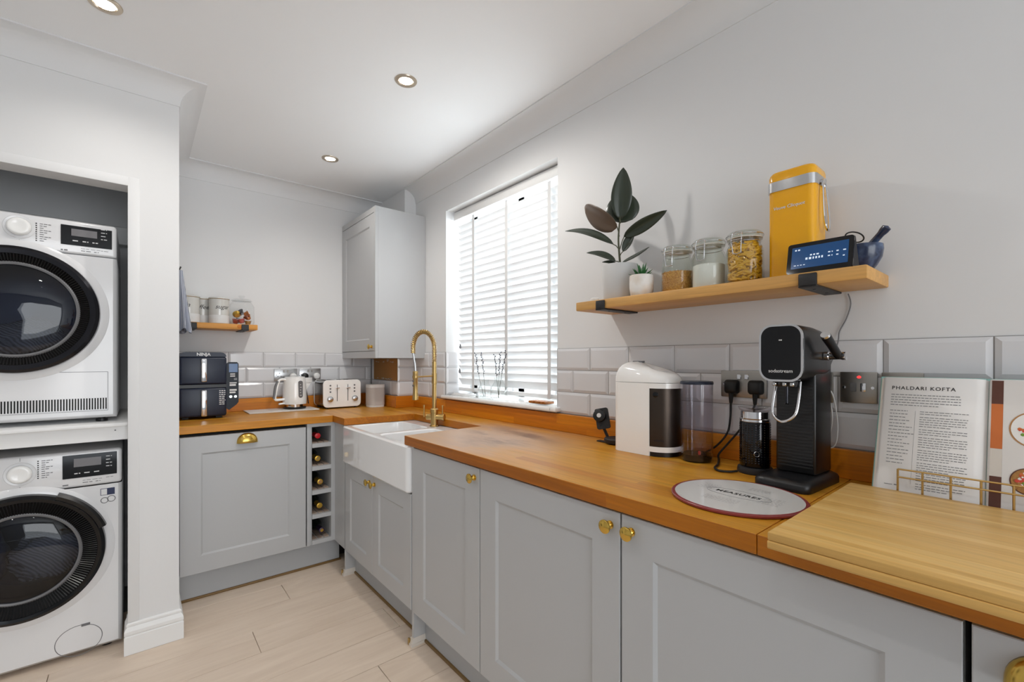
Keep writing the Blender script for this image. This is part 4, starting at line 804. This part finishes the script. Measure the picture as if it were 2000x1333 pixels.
leaf((-.01, .01, .14), (-.035, .06, .155), .03, (-.5, .1, .7), .03, .2)
t = thing('succulent', 'small spiky green succulent in a white and tan glazed pot', 'plant', (1.388, .945, SZ))
MB().lathe([(0, 0), (.034, 0), (.038, .004), (.042, .03), (.042, .07), (.0405, .075), (.037, .075), (.036, .066), (0, .066)], 36).build('pot', 'glazed_pot', t)
MB().lathe([(.0415, .004), (.0425, .03), (.0423, .034)], 36, cap=False).build('glaze_band', 'cork', t); bpy.data.objects.remove([c for c in t.children if c.name.startswith('glaze_band')][0])
MB().lathe([(.0365, .067), (0, .069)], 20).build('soil', 'soil', t)
for k in range(16):
    a = k * 2.399; tl = R(12 + 62 * (k / 15)); ln = .05 if k > 3 else .058; d_ = Vector((math.cos(a) * math.sin(tl), math.sin(a) * math.sin(tl), math.cos(tl))); mtx = Matrix.Translation((0, 0, .066)) @ d_.to_track_quat('Z', 'Y').to_matrix().to_4x4()
    MB().lathe([(.004, 0), (.0075, ln * .3), (.006, ln * .6), (0, ln)], 8, sy=.45, mat=mtx).build('leaf', 'succulent', t)
def clip_jar(label, y):
    t = thing('clip_jar', label, 'jar', (1.43, y, SZ), -90, 'clip-top glass jars on the long shelf'); r = .0525
    MB().lathe([(0, .002), (r - .006, .002), (r, .01), (r, .10), (r - .004, .115), (r - .011, .126), (r - .011, .136), (r - .004, .1365), (r - .004, .140), (r - .014, .140), (r - .014, .124), (r - .003, .1), (r - .003, .012), (0, .006)], 40).build('glass_body', 'glass_green', t)
    MB().lathe([(r - .004, .1425), (r - .002, .145), (r - .003, .155), (r - .008, .161), (r - .02, .1625), (0, .1625), (0, .159), (r - .012, .157), (r - .01, .1425)], 40).build('lid', 'glass_green', t); MB().lathe([(r - .012, .1402), (r - .0035, .1402), (r - .0035, .1423), (r - .012, .1423)], 36).build('seal', 'transparent_plastic', t)
    w_ = MB(); w_.tube([((r - .0085) * math.cos(2 * PI * k / 36), (r - .0085) * math.sin(2 * PI * k / 36), .130) for k in range(36)], .0014, 6, True); w_.tube([((r - .0005) * math.cos(2 * PI * k / 36), (r - .0005) * math.sin(2 * PI * k / 36), .150) for k in range(36)], .0014, 6, True)
    f_ = -(r - .005)
    for s_ in (-1, 1): w_.tube([(s_ * .014, f_ - .004, .152), (s_ * .015, f_ - .010, .135), (s_ * .013, f_ - .009, .11), (s_ * .0115, f_ - .006, .092)], .0015, 6)
    w_.tube([(-.0115, f_ - .006, .092), (0, f_ - .007, .089), (.0115, f_ - .006, .092)], .0015, 6).tube([(-.018, f_ + .001, .135), (-.018, f_ - .009, .132), (.018, f_ - .009, .132), (.018, f_ + .001, .135)], .0015, 6).tube([(-.014, f_ - .004, .152), (0, f_ - .006, .157), (.014, f_ - .004, .152)], .0014, 6)
    w_.build('wire_clip', 'chrome', t); return t
clip_jar('clip-top glass jar half full of golden grain, leftmost of the three', .830); clip_jar('clip-top glass jar half full of white flour, middle of three', .719); clip_jar('clip-top glass jar packed with penne pasta beside the yellow tin', .606)
g = thing('grain', 'golden grain filling the lower half of the leftmost clip jar', 'grain', (1.43, .830, SZ)); g['kind'] = 'stuff'; r = .0485
MB().lathe([(0, .007), (r - .002, .007), (r, .012), (r, .072), (r * .5, .077), (0, .075)], 36).build('heap', 'grain_seed', g)
sd = MB()
for k in range(1500):
    a = random.uniform(0, 2 * PI); z = random.uniform(.012, .074); mtx = Matrix.Translation((r * math.cos(a), r * math.sin(a), z)) @ Matrix.Rotation(random.uniform(0, 3), 4, 'X') @ Matrix.Rotation(a, 4, 'Z'); s_ = .0016
    sd.add([(s_ * 1.6, 0, 0), (-s_ * 1.6, 0, 0), (0, s_ * .8, 0), (0, -s_ * .8, 0), (0, 0, s_ * .8), (0, 0, -s_ * .8)], [(0, 2, 4), (2, 1, 4), (1, 3, 4), (3, 0, 4), (2, 0, 5), (1, 2, 5), (3, 1, 5), (0, 3, 5)], mtx)
o = sd.build('grains', 'grain_seed', g); o['kind'] = 'stuff'
o = MB().lathe([(0, .007), (r - .002, .007), (r, .012), (r, .078), (r * .8, .082), (r * .3, .079), (0, .08)], 36).build('flour', 'flour', None, loc=(1.43, .719, SZ)); tag(o, 'white flour filling the lower half of the middle clip jar', 'flour'); o['kind'] = 'stuff'
ps = MB(); ps.lathe([(0, .008), (r - .012, .008), (r - .012, .12), (0, .122)], 16)
for k in range(360):
    a = random.uniform(0, 2 * PI); z = random.uniform(.014, .128); rr = (r - .0045) if z < .115 else r - .013; tz = R(random.uniform(50, 130)); ln = .021
    tang = Vector((-math.sin(a) * math.sin(tz), math.cos(a) * math.sin(tz), math.cos(tz))); c = Vector((math.cos(a), math.sin(a), 0)) * (rr - random.uniform(0, .004)) + Vector((0, 0, z)); z0, z1 = c - tang * ln / 2, c + tang * ln / 2
    if min(z0.z, z1.z) < .009 or max(z0.z, z1.z) > .135: continue
    q = [z0 + (z1 - z0) * f_ - Vector((math.cos(a), math.sin(a), 0)) * (abs(f_ - .5) * .002 * 2) * -0.0 for f_ in (0, .5, 1)]; ps.tube(q, .0036, 7)
o = ps.build('penne_pasta', 'pasta', None, loc=(1.43, .606, SZ)); tag(o, 'yellow penne pasta filling the clip jar beside the tin', 'pasta'); o['kind'] = 'stuff'
t = thing('tin_cooler', 'tall yellow bottle tin with silver band and carrying handle', 'tin', (1.413, .475, SZ), -90)
o = MB().prism(rrect(-.0595, .0595, 0, .105, .018, 6), 0, .258).build('body', 'yellow', t, angle=50)
MB().prism(rrect(-.0585, .0585, .001, .104, .018, 6), -.0, .006).build('base_rim', 'yellow_dark', t, angle=50)
def lofted(levels, m, name, parent, angle=60):
    mb = MB(); vs = []; n_ = len(levels[0]); fs = []
    for l in levels: vs += l
    for i in range(len(levels) - 1):
        for k in range(n_): fs.append((i * n_ + k, i * n_ + (k + 1) % n_, (i + 1) * n_ + (k + 1) % n_, (i + 1) * n_ + k))
    fs.append(tuple(range(n_ - 1, -1, -1))); fs.append(tuple((len(levels) - 1) * n_ + k for k in range(n_))); mb.add(vs, fs); return mb.build(name, m, parent, angle=angle)
def rl(ins, z, a=.0605, d_=.1065, rr=.019): return [(x, y, z) for x, y in rrect(-a + ins, a - ins, -.001 + ins, d_ - .001 + ins * -1 + .0, max(.004, rr), 6)]
lofted([rl(0, .284), rl(0, .299), rl(.002, .307), rl(.006, .313), rl(.012, .3155), rl(.03, .3165)], 'yellow', 'lid', t)
MB().prism(rrect(-.0622, .0622, -.003, .1078, .019, 6), .256, .2845).build('band', 'steel_soft', t, angle=50)
for y in (.052,): MB().lathe([(.008, 0), (.008, .006), (0, .007)], 18, (.0622, y, .268), 'X').build('pivot', 'chrome', t)
MB().tube(smooth_path([(.066, .052, .268), (.0675, .038, .255), (.073, .030, .17), (.076, .040, .135), (.0765, .052, .13), (.076, .064, .135), (.073, .074, .17), (.0675, .066, .255), (.066, .053, .268)], 6), .003, 8).build('handle', 'chrome', t)
text('Veuve Clicquot', .0128, 'print_white', t, (-.004, -.0008, .207), name='lettering', shear=.2)
t = thing('smart_display', 'small black smart display with blue screen on the long shelf', 'display', (1.347, .388, SZ), -90)
MB().prism([(0, 0), (.058, .0), (.056, .01), (.026, .078), (.022, .08), (.018, .08)], -.073, .073, 'X').build('body', 'black_matte', t, angle=30)
lean = math.atan2(.018, .08)
fr = MB().prism(rrect(-.0735, .0735, -.001, .083, .007, 5), -.004, 0, 'Y').build('bezel', 'black_gloss', t, rot=(-lean, 0, 0), loc=(0, -.0005, .001))
sn = MB().box(-.063, .063, -.0046, -.0041, .012, .072).build('screen', 'lcd', fr, smooth=False)
lines('lcd_white', sn, [(.02, .03, .045, .003), (.02, .03, .035, .003), (.038, .046, .045, .003), (.038, .046, .035, .003), (.052, .058, .045, .003), (.052, .058, .03, .003), (-.056, -.044, .062, .004), (-.056, -.03, .02, .002), (-.03, .01, .034, .006), (-.02, .0, .044, .004)], loc=(0, -.0048, 0), wmin=.003, wmax=.006)
t = thing('mortar', 'dark blue mottled stone mortar at the right end of the long shelf', 'mortar', (1.472, .328, SZ))
MB().lathe([(0, 0), (.024, 0), (.026, .006), (.036, .02), (.046, .04), (.049, .06), (.048, .072), (.043, .072), (.043, .06), (.036, .035), (0, .02)], 40).build('bowl', 'mortar_stone', t)
t = thing('pestle', 'dark stone pestle leaning out of the mottled mortar', 'pestle', (1.472, .328, SZ)); d_ = Vector((-.02, -.062, .065)).normalized(); mtx = Matrix.Translation((.006, .012, .034)) @ d_.to_track_quat('Z', 'Y').to_matrix().to_4x4()
MB().lathe([(0, 0), (.010, .002), (.012, .012), (.0085, .04), (.0085, .085), (.0105, .094), (.0105, .104), (0, .108)], 20, mat=mtx).build('shaft', 'mortar_stone', t)
o = MB().tube([(.012 * math.sin(a * .3) + 1.455, .338 + .019 * math.cos(a), SZ + .098 + .013 * math.sin(a) + .006 * math.cos(a)) for a in [2 * PI * k / 28 for k in range(28)]], .0018, 6, True).tube(smooth_path([(1.455, .357, SZ + .092), (1.46, .36, SZ + .08), (1.47, .345, SZ + .07), (1.475, .335, SZ + .045)], 4), .0018, 6).tube(smooth_path([(1.452, .362, SZ + .088), (1.448, .35, SZ + .098), (1.455, .34, SZ + .08), (1.47, .33, SZ + .05)], 4), .0018, 6).build('earphone_cable', 'black'); tag(o, 'coiled black cable with a loop sticking out of the mortar', 'cord')
o = MB().lathe([(0, 0), (.016, 0), (.017, .003), (.017, .012), (.014, .015), (0, .0155)], 28).build('white_puck', 'white_plastic', None, loc=(1.372, 1.146, SZ)); tag(o, 'small white round puck at the left end of the long shelf', 'sensor')
o = MB().tube(smooth_path([(1.5445, .372, 1.43), (1.5445, .366, 1.40), (1.5445, .376, 1.36), (1.5445, .392, 1.325), (1.5375, .394, 1.295), (1.5345, .405, 1.25), (1.5325, .42, 1.205)], 6), .0017, 6).build('display_cable', 'grey_plastic'); tag(o, 'thin grey cable hanging down the wall below the long shelf', 'cable')
# ---------------------------------------------------------------- worktop things on the window run
t = thing('charging_stand', 'black wireless charging stand with round puck beside the coffee machine', 'charger', (1.455, 1.135, WT + .0008))
MB().lathe([(0, 0), (.047, 0), (.05, .006), (.05, .015), (.047, .018), (0, .018)], 40, (.012, -.022, .004)).lathe([(0, 0), (.03, 0), (.03, .004), (0, .004)], 30, (.012, -.022, 0)).build('base', 'black_matte', t)
MB().box(-.012, .012, -.004, .062, 0, .004, .001, 1).build('foot_plate', 'black_matte', t)
MB().tube([(.012, .022, .018), (.014, .04, .045), (.008, .05, .07)], .006, 8).build('stalk', 'black_matte', t)
pl = MB().prism(rrect(-.027, .027, -.042, .042, .008, 5), -.005, .005, 'Y').build('plate', 'black_matte', t, loc=(.0, .04, .094), rot=(R(-14), R(-12), R(-62)))
MB().lathe([(.024, -.005), (.025, -.009), (.025, -.019), (.022, -.021), (.009, -.021), (0, -.021)], 32, (-.008, 0, .012), 'Y').build('puck', 'black', pl); MB().lathe([(0, -.0218), (.009, -.0218), (.009, -.0208), (0, -.0208)], 24, (-.008, 0, .012), 'Y').build('puck_centre', 'print_white', pl); MB().lathe([(0, -.0058), (.004, -.0058), (.004, -.0048), (0, -.0048)], 12, (-.008, 0, -.026), 'Y').build('indicator', 'black_gloss', pl)
# pod coffee machine: front turned to the right, white side towards the room
t = thing('coffee_machine', 'white pod coffee machine with dark metal front and domed lid', 'coffee machine', (1.432, .932, WT + .0008))
cy = -.037; rr = .0735
def foot(sx=1, n_=18, back=.12, ins=0):
    r_ = rr - ins; out = [(r_ * math.cos(a), cy + r_ * math.sin(a)) for a in [PI + PI * k / n_ for k in range(n_ + 1)]]; q = rrect(-r_, r_, cy, back - ins, .03, 6); out += [p for p in q[:7]] + [p for p in q[7:14]]
    return out
half = [(rr, cy), (rr, cy + .001)]
bk = [p for p in rrect(-rr, rr, cy, .12, .03, 6)[:14]]
MB().prism([(-rr, cy)] + [(rr, cy)] + bk, .0, .252).build('body', 'white_gloss', t, angle=30)
def halfcyl(mb, r0, z0, z1, n_=28):
    mb.prism([(r0 * math.cos(PI + PI * k / n_), cy - .0002 + r0 * math.sin(PI + PI * k / n_)) for k in range(n_ + 1)], z0, z1); return mb
fp = halfcyl(MB(), .0705, .034, .234).build('front_panel', 'fascia_metal', t, angle=25); halfcyl(MB(), rr, .2342, .252).build('front_collar', 'white_gloss', t, angle=25); halfcyl(MB(), rr, .016, .0338).build('front_band', 'white_gloss', t, angle=25); halfcyl(MB(), .068, .0, .0158).build('drip_base', 'black', t, angle=25)
a = R(198); MB().lathe([(0, .0), (.0095, .0), (.0095, .003), (.008, .004), (0, .004)], 22, mat=Matrix.Translation((.0705 * math.cos(a), cy + .0705 * math.sin(a), .213)) @ Vector((math.cos(a), math.sin(a), 0)).to_track_quat('Z', 'Y').to_matrix().to_4x4()).build('button', 'black_gloss', fp)
lg = MB()
for k in range(5): a = R(194 + k * 5.5); a2 = a + R(4); lg.add([(.0709 * math.cos(q), cy + .0709 * math.sin(q), z) for q, z in ((a, .052), (a2, .052), (a2, .058 + .002 * (k % 2)), (a, .058 + .002 * (k % 2)))], [(0, 1, 2, 3)])
o = lg.build('logo', 'black', fp, smooth=False); o['kind'] = 'stuff'
lv = []; ol = foot(); 
for (s_, h) in [(math.cos(R(q)) ** .5 if q < 89 else .12, .073 * math.sin(R(q)) ** .95) for q in (0, 12, 26, 40, 54, 66, 76, 83, 87, 90)]:
    lv.append([(x * s_, .02 + (y - .02) * (1 - (1 - s_) * .8), .2535 + h * (.52 + .48 * min(1, max(0, (y - cy + rr) / .16)))) for x, y in ol])
lofted(lv, 'white_gloss', 'lid', t, angle=70); MB().prism(rrect(-.016, .016, .035, .075, .01, 5), .3235, .329).build('lid_button', 'grey_plastic', t)
t = thing('water_tank', 'clear cylindrical water tank with dark lid beside the coffee machine', 'water tank', (1.424, .757, WT + .0008)); r = .0505
MB().lathe([(0, 0), (r - .006, 0), (r - .004, .004), (r - .004, .024), (0, .024)], 36).build('base', 'black_chrome', t); MB().lathe([(r - .001, .004), (r, .006), (r, .252), (r - .002, .252), (r - .002, .006)], 40).build('cylinder', 'acrylic', t); MB().lathe([(0, .024), (r - .0025, .024), (r - .0025, .05), (0, .05)], 36).build('water', 'acrylic', t)
MB().lathe([(r + .001, .2522), (r + .001, .259), (r - .001, .262), (0, .262), (0, .2522)], 40).build('lid', 'navy', t); MB().lathe([(0, 0), (.004, 0), (.004, .01), (0, .012)], 12, (-.02, -.02, .0245)).build('valve', 'red', t)
# milk frother
t = thing('milk_frother', 'black dimpled milk frother with chrome collar in front of the sockets', 'milk frother', (1.405, .566, WT + .0008)); r = .041
MB().lathe([(0, 0), (.047, 0), (.048, .004), (.046, .016), (.043, .018), (0, .018)], 40).build('base', 'black_matte', t); MB().lathe([(r - .002, .019), (r, .022), (r, .148), (r - .001, .15), (0, .15)], 48).build('body', 'black_gloss', t)
ds = MB(); 
for j in range(17):
    for k in range(30):
        a = 2 * PI * k / 30; z = .03 + j * .0069; a0, a1 = a - .055, a + .055; R1 = r + .0009
        ds.add([(r * .999 * math.cos(a0), r * .999 * math.sin(a0), z), (r * .999 * math.cos(a1), r * .999 * math.sin(a1), z), (r * .999 * math.cos(a1), r * .999 * math.sin(a1), z + .004), (r * .999 * math.cos(a0), r * .999 * math.sin(a0), z + .004), (R1 * math.cos(a), R1 * math.sin(a), z + .002)], [(0, 1, 4), (1, 2, 4), (2, 3, 4), (3, 0, 4)])
o = ds.build('dimples', 'black_chrome', t, smooth=False); o['kind'] = 'stuff'
MB().lathe([(r - .001, .1502), (r + .0005, .152), (r + .0005, .158), (r - .003, .161), (r - .003, .18), (0, .18)], 40).build('collar', 'chrome', t); MB().lathe([(r - .006, .1802), (r + .001, .184), (r + .005, .192), (r + .004, .192), (.02, .186), (.008, .188), (.006, .197), (0, .198)], 40).build('lid', 'acrylic', t)
MB().lathe([(.006, -.0005), (.007, -.0018), (.008, -.0005)], 24, (0, 0, 0), 'Y', cap=False).build('power_button', 'steel_soft', t, loc=(-r * math.cos(.5) * 1.0, -r * math.sin(.5), .06), rot=(0, 0, R(-62)))
# soda maker
t = thing('soda_maker', 'tall black soda water maker with chrome-edged head and lever', 'soda maker', (1.272, .449, WT + .0008), -93)
o = lofted([[(x, y, z) for x, y in rrect(-.067 + i_, .067 - i_, -.012 + i_, .212 - i_, .022, 5)] for i_, z in ((0, 0), (0, .016), (.003, .022), (.012, .028))], 'black', 'base', t, 40)
o = MB().box(-.0485, .0485, .085, .195, .028, .33, .006, 3).build('column', 'soda_black', t)
rb = MB()
for k in range(26): rb.box(-.042, .042, .0836, .0852, .045 + k * .0086, .049 + k * .0086)
o = rb.build('ribs', 'black', t, smooth=False); o['kind'] = 'stuff'
hd = lofted([[(x, y, z) for x, z in rrect(-.0515 + i_, .0515 - i_, .277 + i_, .422 - i_ - dz, .03, 6)] for i_, y, dz in ((.004, .004, 0), (.001, .006, 0), (0, .012, 0), (.0, .10, .002), (.0, .15, .008), (.003, .19, .03), (.006, .2, .04))], 'soda_black', 'head', t, 50)
oc, ic = rrect(-.0525, .0525, .276, .423, .031, 8), rrect(-.0475, .0475, .281, .418, .027, 8); nn = len(oc); V = [(x, -.001, z) for x, z in oc] + [(x, -.004, z) for x, z in oc] + [(x, -.004, z) for x, z in ic] + [(x, -.001, z) for x, z in ic]
MB().add(V, [((q * nn + k), (q * nn + (k + 1) % nn), (((q + 1) % 4) * nn + (k + 1) % nn), (((q + 1) % 4) * nn + k)) for q in range(4) for k in range(nn)]).build('chrome_rim', 'chrome', t, angle=30)
fpn = MB().prism(rrect(-.0474, .0474, .2812, .4178, .027, 8), -.003, .004, 'Y').build('front_plate', 'black_gloss', t); text('sodastream', .0125, 'print_white', fpn, (0, -.0034, .303), name='lettering'); lines('print_white', fpn, [(-.004, .004, .381, .003)], loc=(0, -.0034, 0), wmin=.003, wmax=.004, gap=.001)
MB().lathe([(.024, .262), (.026, .266), (.026, .2765)], 30, (0, .034, 0)).build('nozzle_ring', 'black', t); MB().lathe([(.006, .216), (.004, .218), (.0045, .262)], 14, (0, .034, 0)).build('nozzle', 'black_chrome', t)
for s_ in (-.018, .006, .024): MB().box(s_ - .006, s_ + .004, .004, .012, .264, .275, .002, 1).build('clip', 'steel_soft', t)
MB().tube(smooth_path([(-.028, .045, .275), (-.03, .03, .23), (-.026, .016, .19), (0, .008, .172), (.026, .016, .19), (.03, .03, .23), (.028, .045, .275)], 7), .0036, 10).build('bottle_guard', 'chrome', t)
MB().lathe([(.0115, .053), (.0115, .062), (.0095, .064), (.0095, .09), (.011, .092), (.011, .1), (0, .101)], 24, (0, 0, 0), 'X').build('pivot', 'chrome', t, loc=(0, .135, .342))
q = MB().tube([(.083, .135, .342), (.081, .095, .37), (.079, .062, .392)], [.010, .0105, .0115], 14).build('lever', 'black', t); MB().tube([(.0789, .0615, .3923), (.0786, .057, .3955)], [.0113, .0100], 16).build('lever_cap', 'steel_soft', q)
# sockets, plugs and cables on the window wall
YS = XT - .001
socket('wall_socket', 'steel double socket with two black plugs above the milk frother', (YS, .655, 1.163), -90, .146, .088, 'double', 'dark_steel'); socket('wall_socket', 'steel double socket mostly hidden behind the soda maker', (YS, .478, 1.163), -90, .146, .088, 'double', 'dark_steel')
def spur(label, y, live):
    t = thing('fused_spur', label, 'switch', (YS, y, 1.166), -90); MB().box(-.0425, .0425, -.006, -.0002, -.043, .043, .0025, 2).build('plate', 'dark_steel', t)
    for x in (-.032, .032): MB().lathe([(.004, -.006), (.004, -.0074), (0, -.0076)], 14, (x, 0, 0), 'Y').build('screw', 'chrome', t)
    MB().box(-.018, -.004, -.008, -.006, -.011, .013, .001, 1).build('fuse_carrier', 'grey_plastic', t); MB().box(.005, .018, -.011, -.006, -.011, .013, .002, 2).build('rocker', 'chrome', t)
    if live: MB().lathe([(.0, -.0068), (.003, -.0066), (.0034, -.006), (0, -.006)], 16, (.002, 0, .029), 'Y', sx=1.4).build('neon', 'red_neon', t)
spur('steel fused switch with red light between soda maker and book', .3465, True); spur('steel switch plate mostly hidden behind the open book', .2535, False)
def uk_plug(label, y, path, z=1.157):
    t = thing('black_plug', label, 'plug', (YS - .0065, y, z), -90); lofted([[(x, yy_, z_) for x, z_ in rrect(-.022 + i_, .022 - i_, -.026 + i_, .02 - i_, .009, 5)] for i_, yy_ in ((0, 0), (0, -.012), (.003, -.022), (.008, -.027))], 'rubber', 'body', t, 50)
    MB().tube([(0, -.012, -.024), (0, -.013, -.04), (0, -.013, -.058)], [.0085, .007, .005], 10).build('strain_relief', 'rubber', t)
    m = Matrix.Rotation(R(90), 4, 'Z') @ Matrix.Translation((-(YS - .0065), -y, -z)); MB().tube(smooth_path([(0, -.013, -.055)] + [tuple(m @ Vector(p)) for p in path], 7), .0034, 8).build('cable', 'rubber', t)
uk_plug('black plug with cable, left one in the socket by the water tank', .688, [(1.515, .688, 1.05), (1.508, .695, 1.0), (1.498, .725, .955), (1.492, .765, .925), (1.505, .79, .917), (1.511, .815, .9145)])
uk_plug('black plug with cable, right one in the socket above the frother', .612, [(1.512, .618, 1.075), (1.505, .65, 1.02), (1.50, .69, .965), (1.485, .712, .93), (1.46, .70, .9165), (1.40, .675, .9145), (1.35, .66, .9145), (1.325, .635, .9145), (1.335, .61, .9145), (1.36, .598, .9145)])
uk_plug('black plug half hidden behind the left side of the coffee machine', 1.118, [(1.515, 1.112, 1.06), (1.51, 1.10, 1.0), (1.505, 1.085, .95)], 1.14)
o = MB().tube(smooth_path([(1.525, .43, 1.17), (1.52, .405, 1.15), (1.522, .395, 1.10), (1.51, .388, 1.04), (1.505, .395, 1.0), (1.503, .42, .985), (1.50, .45, .93)], 6), .0018, 6).tube(smooth_path([(1.525, .435, 1.15), (1.515, .41, 1.13), (1.515, .402, 1.08), (1.51, .408, 1.03), (1.505, .43, .99)], 6), .0018, 6).build('white_cable', 'white_plastic'); tag(o, 'white cables looping down the tiles behind the soda maker', 'cable')
# round glass worktop saver
t = thing('worktop_saver', 'round glass board printed with kitchen measures in front of the soda maker', 'board', (1.106, .487, WT + .0008)); r = .148
MB().lathe([(0, 0), (r - .002, 0), (r, .002), (r, .0055), (r - .0015, .007), (r - .009, .007), (r - .009, .0065), (0, .0065)], 80).build('rim', 'burgundy', t); MB().lathe([(0, .0066), (r - .0085, .0066), (r - .0085, .0074), (0, .0074)], 80).build('print_field', 'measure_white', t)
text('MEASURES', .0205, 'print_dark', t, (.006, .0, .0076), (0, 0, R(-90)), bold=.0004, space=1.12, thick=.0002)
MB().tube([(.006 + .03 * math.sin(a), .075 * math.cos(a), .0076) for a in [2 * PI * k / 60 for k in range(60)]], .0004, 5, True).build('oval_line', 'print_grey', t)
rw = [(-.10 + .008 * (k % 2), -.055, .045 - .007 * k, .0012) for k in range(7)] + [(.0, .05, .085 - .007 * k, .0012) for k in range(4)] + [(.055, .10, .03 - .008 * k, .0012) for k in range(8)] + [(-.05, .03, -.05 - .009 * k, .0012) for k in range(4)]
lines('print_grey', t, rw, loc=(.0, 0, .0077), rot=(R(-90), 0, R(-90)), wmin=.003, wmax=.008, gap=.003)
# bamboo board
t = thing('cutting_board', 'large bamboo cutting board overhanging the worktop edge', 'board', (.85, .322, WT + .0008), -90)
MB().box(0, .62, 0, .503, .0145, .029, .002, 2).build('top_layer', 'bamboo_x', t); MB().box(.0, .62, -.002, .505, 0, .0142, .002, 2).build('bottom_layer', 'bamboo_x', t)
# book stand and cookbook
LX = R(-20)
t = thing('book_stand', 'brass wire book stand holding the open cookbook', 'stand', (1.374, .094, WT + .0008), -90); WR = .0022
pts = lambda x: smooth_path([(x, .136, .0025), (x, .02, .0025), (x, -.006, .006), (x, -.0125, .02), (x, -.012, .045), (x, -.0115, .077)], 4)
for x in (-.139, -.096, -.05, -.004, .042, .088, .134): MB().tube(pts(x), WR, 8).build('upright_wire', 'brass_dull', t)
for z in (.077, .059): MB().tube([(-.139, -.0118 - (.077 - z) * .03, z), (.134, -.0118 - (.077 - z) * .03, z)], WR * .9, 8).build('cross_wire', 'brass_dull', t)
for x in (-.12, .115): MB().tube([(x, .045, .004), (x, .138, .235)], WR, 8).build('back_wire', 'brass_dull', t); MB().tube([(x, .124, .2), (x, .138, .0025)], WR, 8).build('leg', 'brass_dull', t)
MB().tube([(-.12, .138, .235), (.115, .138, .235)], WR, 8).build('cross_wire', 'brass_dull', t)
t = thing('cookbook', 'open cookbook showing a recipe page, propped on the brass stand', 'book', (1.376, .094, WT + .014), -90); t.rotation_euler = (LX, 0, R(-90))
MB().box(-.194, -.004, .0135, .0165, -.004, .298, .001, 1).box(-.004, .207, .0135, .0165, -.004, .298, .001, 1).build('cover', 'teal', t); MB().box(-.004, .004, .0165, .019, -.004, .298).build('spine', 'navy_cover', t, smooth=False)
lp = MB().prism([(-.188, .0125), (-.185, .004), (-.18, .0), (-.02, .0), (-.006, .004), (-.0004, .0125)], 0, .292).build('left_pages', 'paper', t, angle=60)
rp = MB().prism([(.0004, .0125), (.003, .001), (.005, .0), (.192, 0), (.197, .004), (.2, .0125)], 0, .292).build('right_pages', 'paper', t, angle=60)
MB().box(-.1895, -.1845, .0045, .0123, .002, .29).build('page_edges', 'page_edge', lp, smooth=False)
text('PHALDARI KOFTA', .0122, 'print_dark', lp, (-.168, -.0003, .264), name='recipe_title', align='LEFT', space=1.2, thick=.0001, bold=.0002)
rw = [(-.168, -.168 + .125 * (1 if k < 4 else .7), .246 - .0066 * k, .0017) for k in range(5)] + [(-.168, -.168 + random.uniform(.028, .05), .205 - .0081 * k, .0016) for k in range(17)]
z = .205
for par in (2, 5, 3, 5, 5, 4, 4, 3):
    for k in range(par): rw.append((-.112, -.028 - (.03 if k == par - 1 else random.uniform(0, .004)), z, .0015)); z -= .0056
    z -= .0024
lines('print_grey', lp, rw, loc=(0, -.0004, 0), wmin=.003, wmax=.009, gap=.0016); MB().box(-.1205, -.1202, -.0004, 0, .03, .207).build('column_rule', 'print_grey', lp, smooth=False)
lines('print_grey', lp, [(-.168, -.15, .022, .0014), (-.15, -.145, .022, .0025)], name='page_number', loc=(0, -.0004, 0))
ph = MB().box(.0232, .19, -.0006, -.0001, .004, .289).build('photo_print', 'marble_print', rp, smooth=False)
for nm, m_, z0_, z1_ in (('lentil_photo', 'food_orange', .135, .235), ('dark_photo', 'food_brown', .2352, .289), ('pale_photo', 'page_edge', .075, .1348), ('dark_photo', 'food_brown', .004, .0748)):
    MB().box(.0052, .023, -.0006, -.0001, z0_, z1_).build(nm, m_, rp, smooth=False)
def pplate(cx, cz, r_, rim, seed):
    p = MB().lathe([(0, 0), (r_, 0), (r_, -.0004), (0, -.0004)], 40, (cx, -.0007, cz), 'Y').build('plate_photo', rim, ph, smooth=False); rnd = random.Random(seed)
    MB().lathe([(0, 0), (r_ * .93, 0), (r_ * .93, -.0003), (0, -.0003)], 40, (cx, -.0012, cz), 'Y').build('plate_photo', 'plate_white' if seed == 1 else 'brown_board', ph, smooth=False)
    fm = MB()
    for k in range(60):
        a = rnd.uniform(0, 6.28); d_ = r_ * .62 * math.sqrt(rnd.random()); fm.mi = k % 4; fm.lathe([(0, 0), (rnd.uniform(.0015, .004), 0), (.001, -.0003), (0, -.0003)], 7, (cx + d_ * math.cos(a), -.0016 - k * .00001, cz + d_ * math.sin(a)), 'Y')
    o = fm.build('food_photo', ['food_red', 'food_green', 'food_orange', 'plate_white'], ph, smooth=False); o['kind'] = 'stuff'
pplate(.072, .182, .040, 'cork', 1); pplate(.062, .072, .028, 'food_brown', 2)
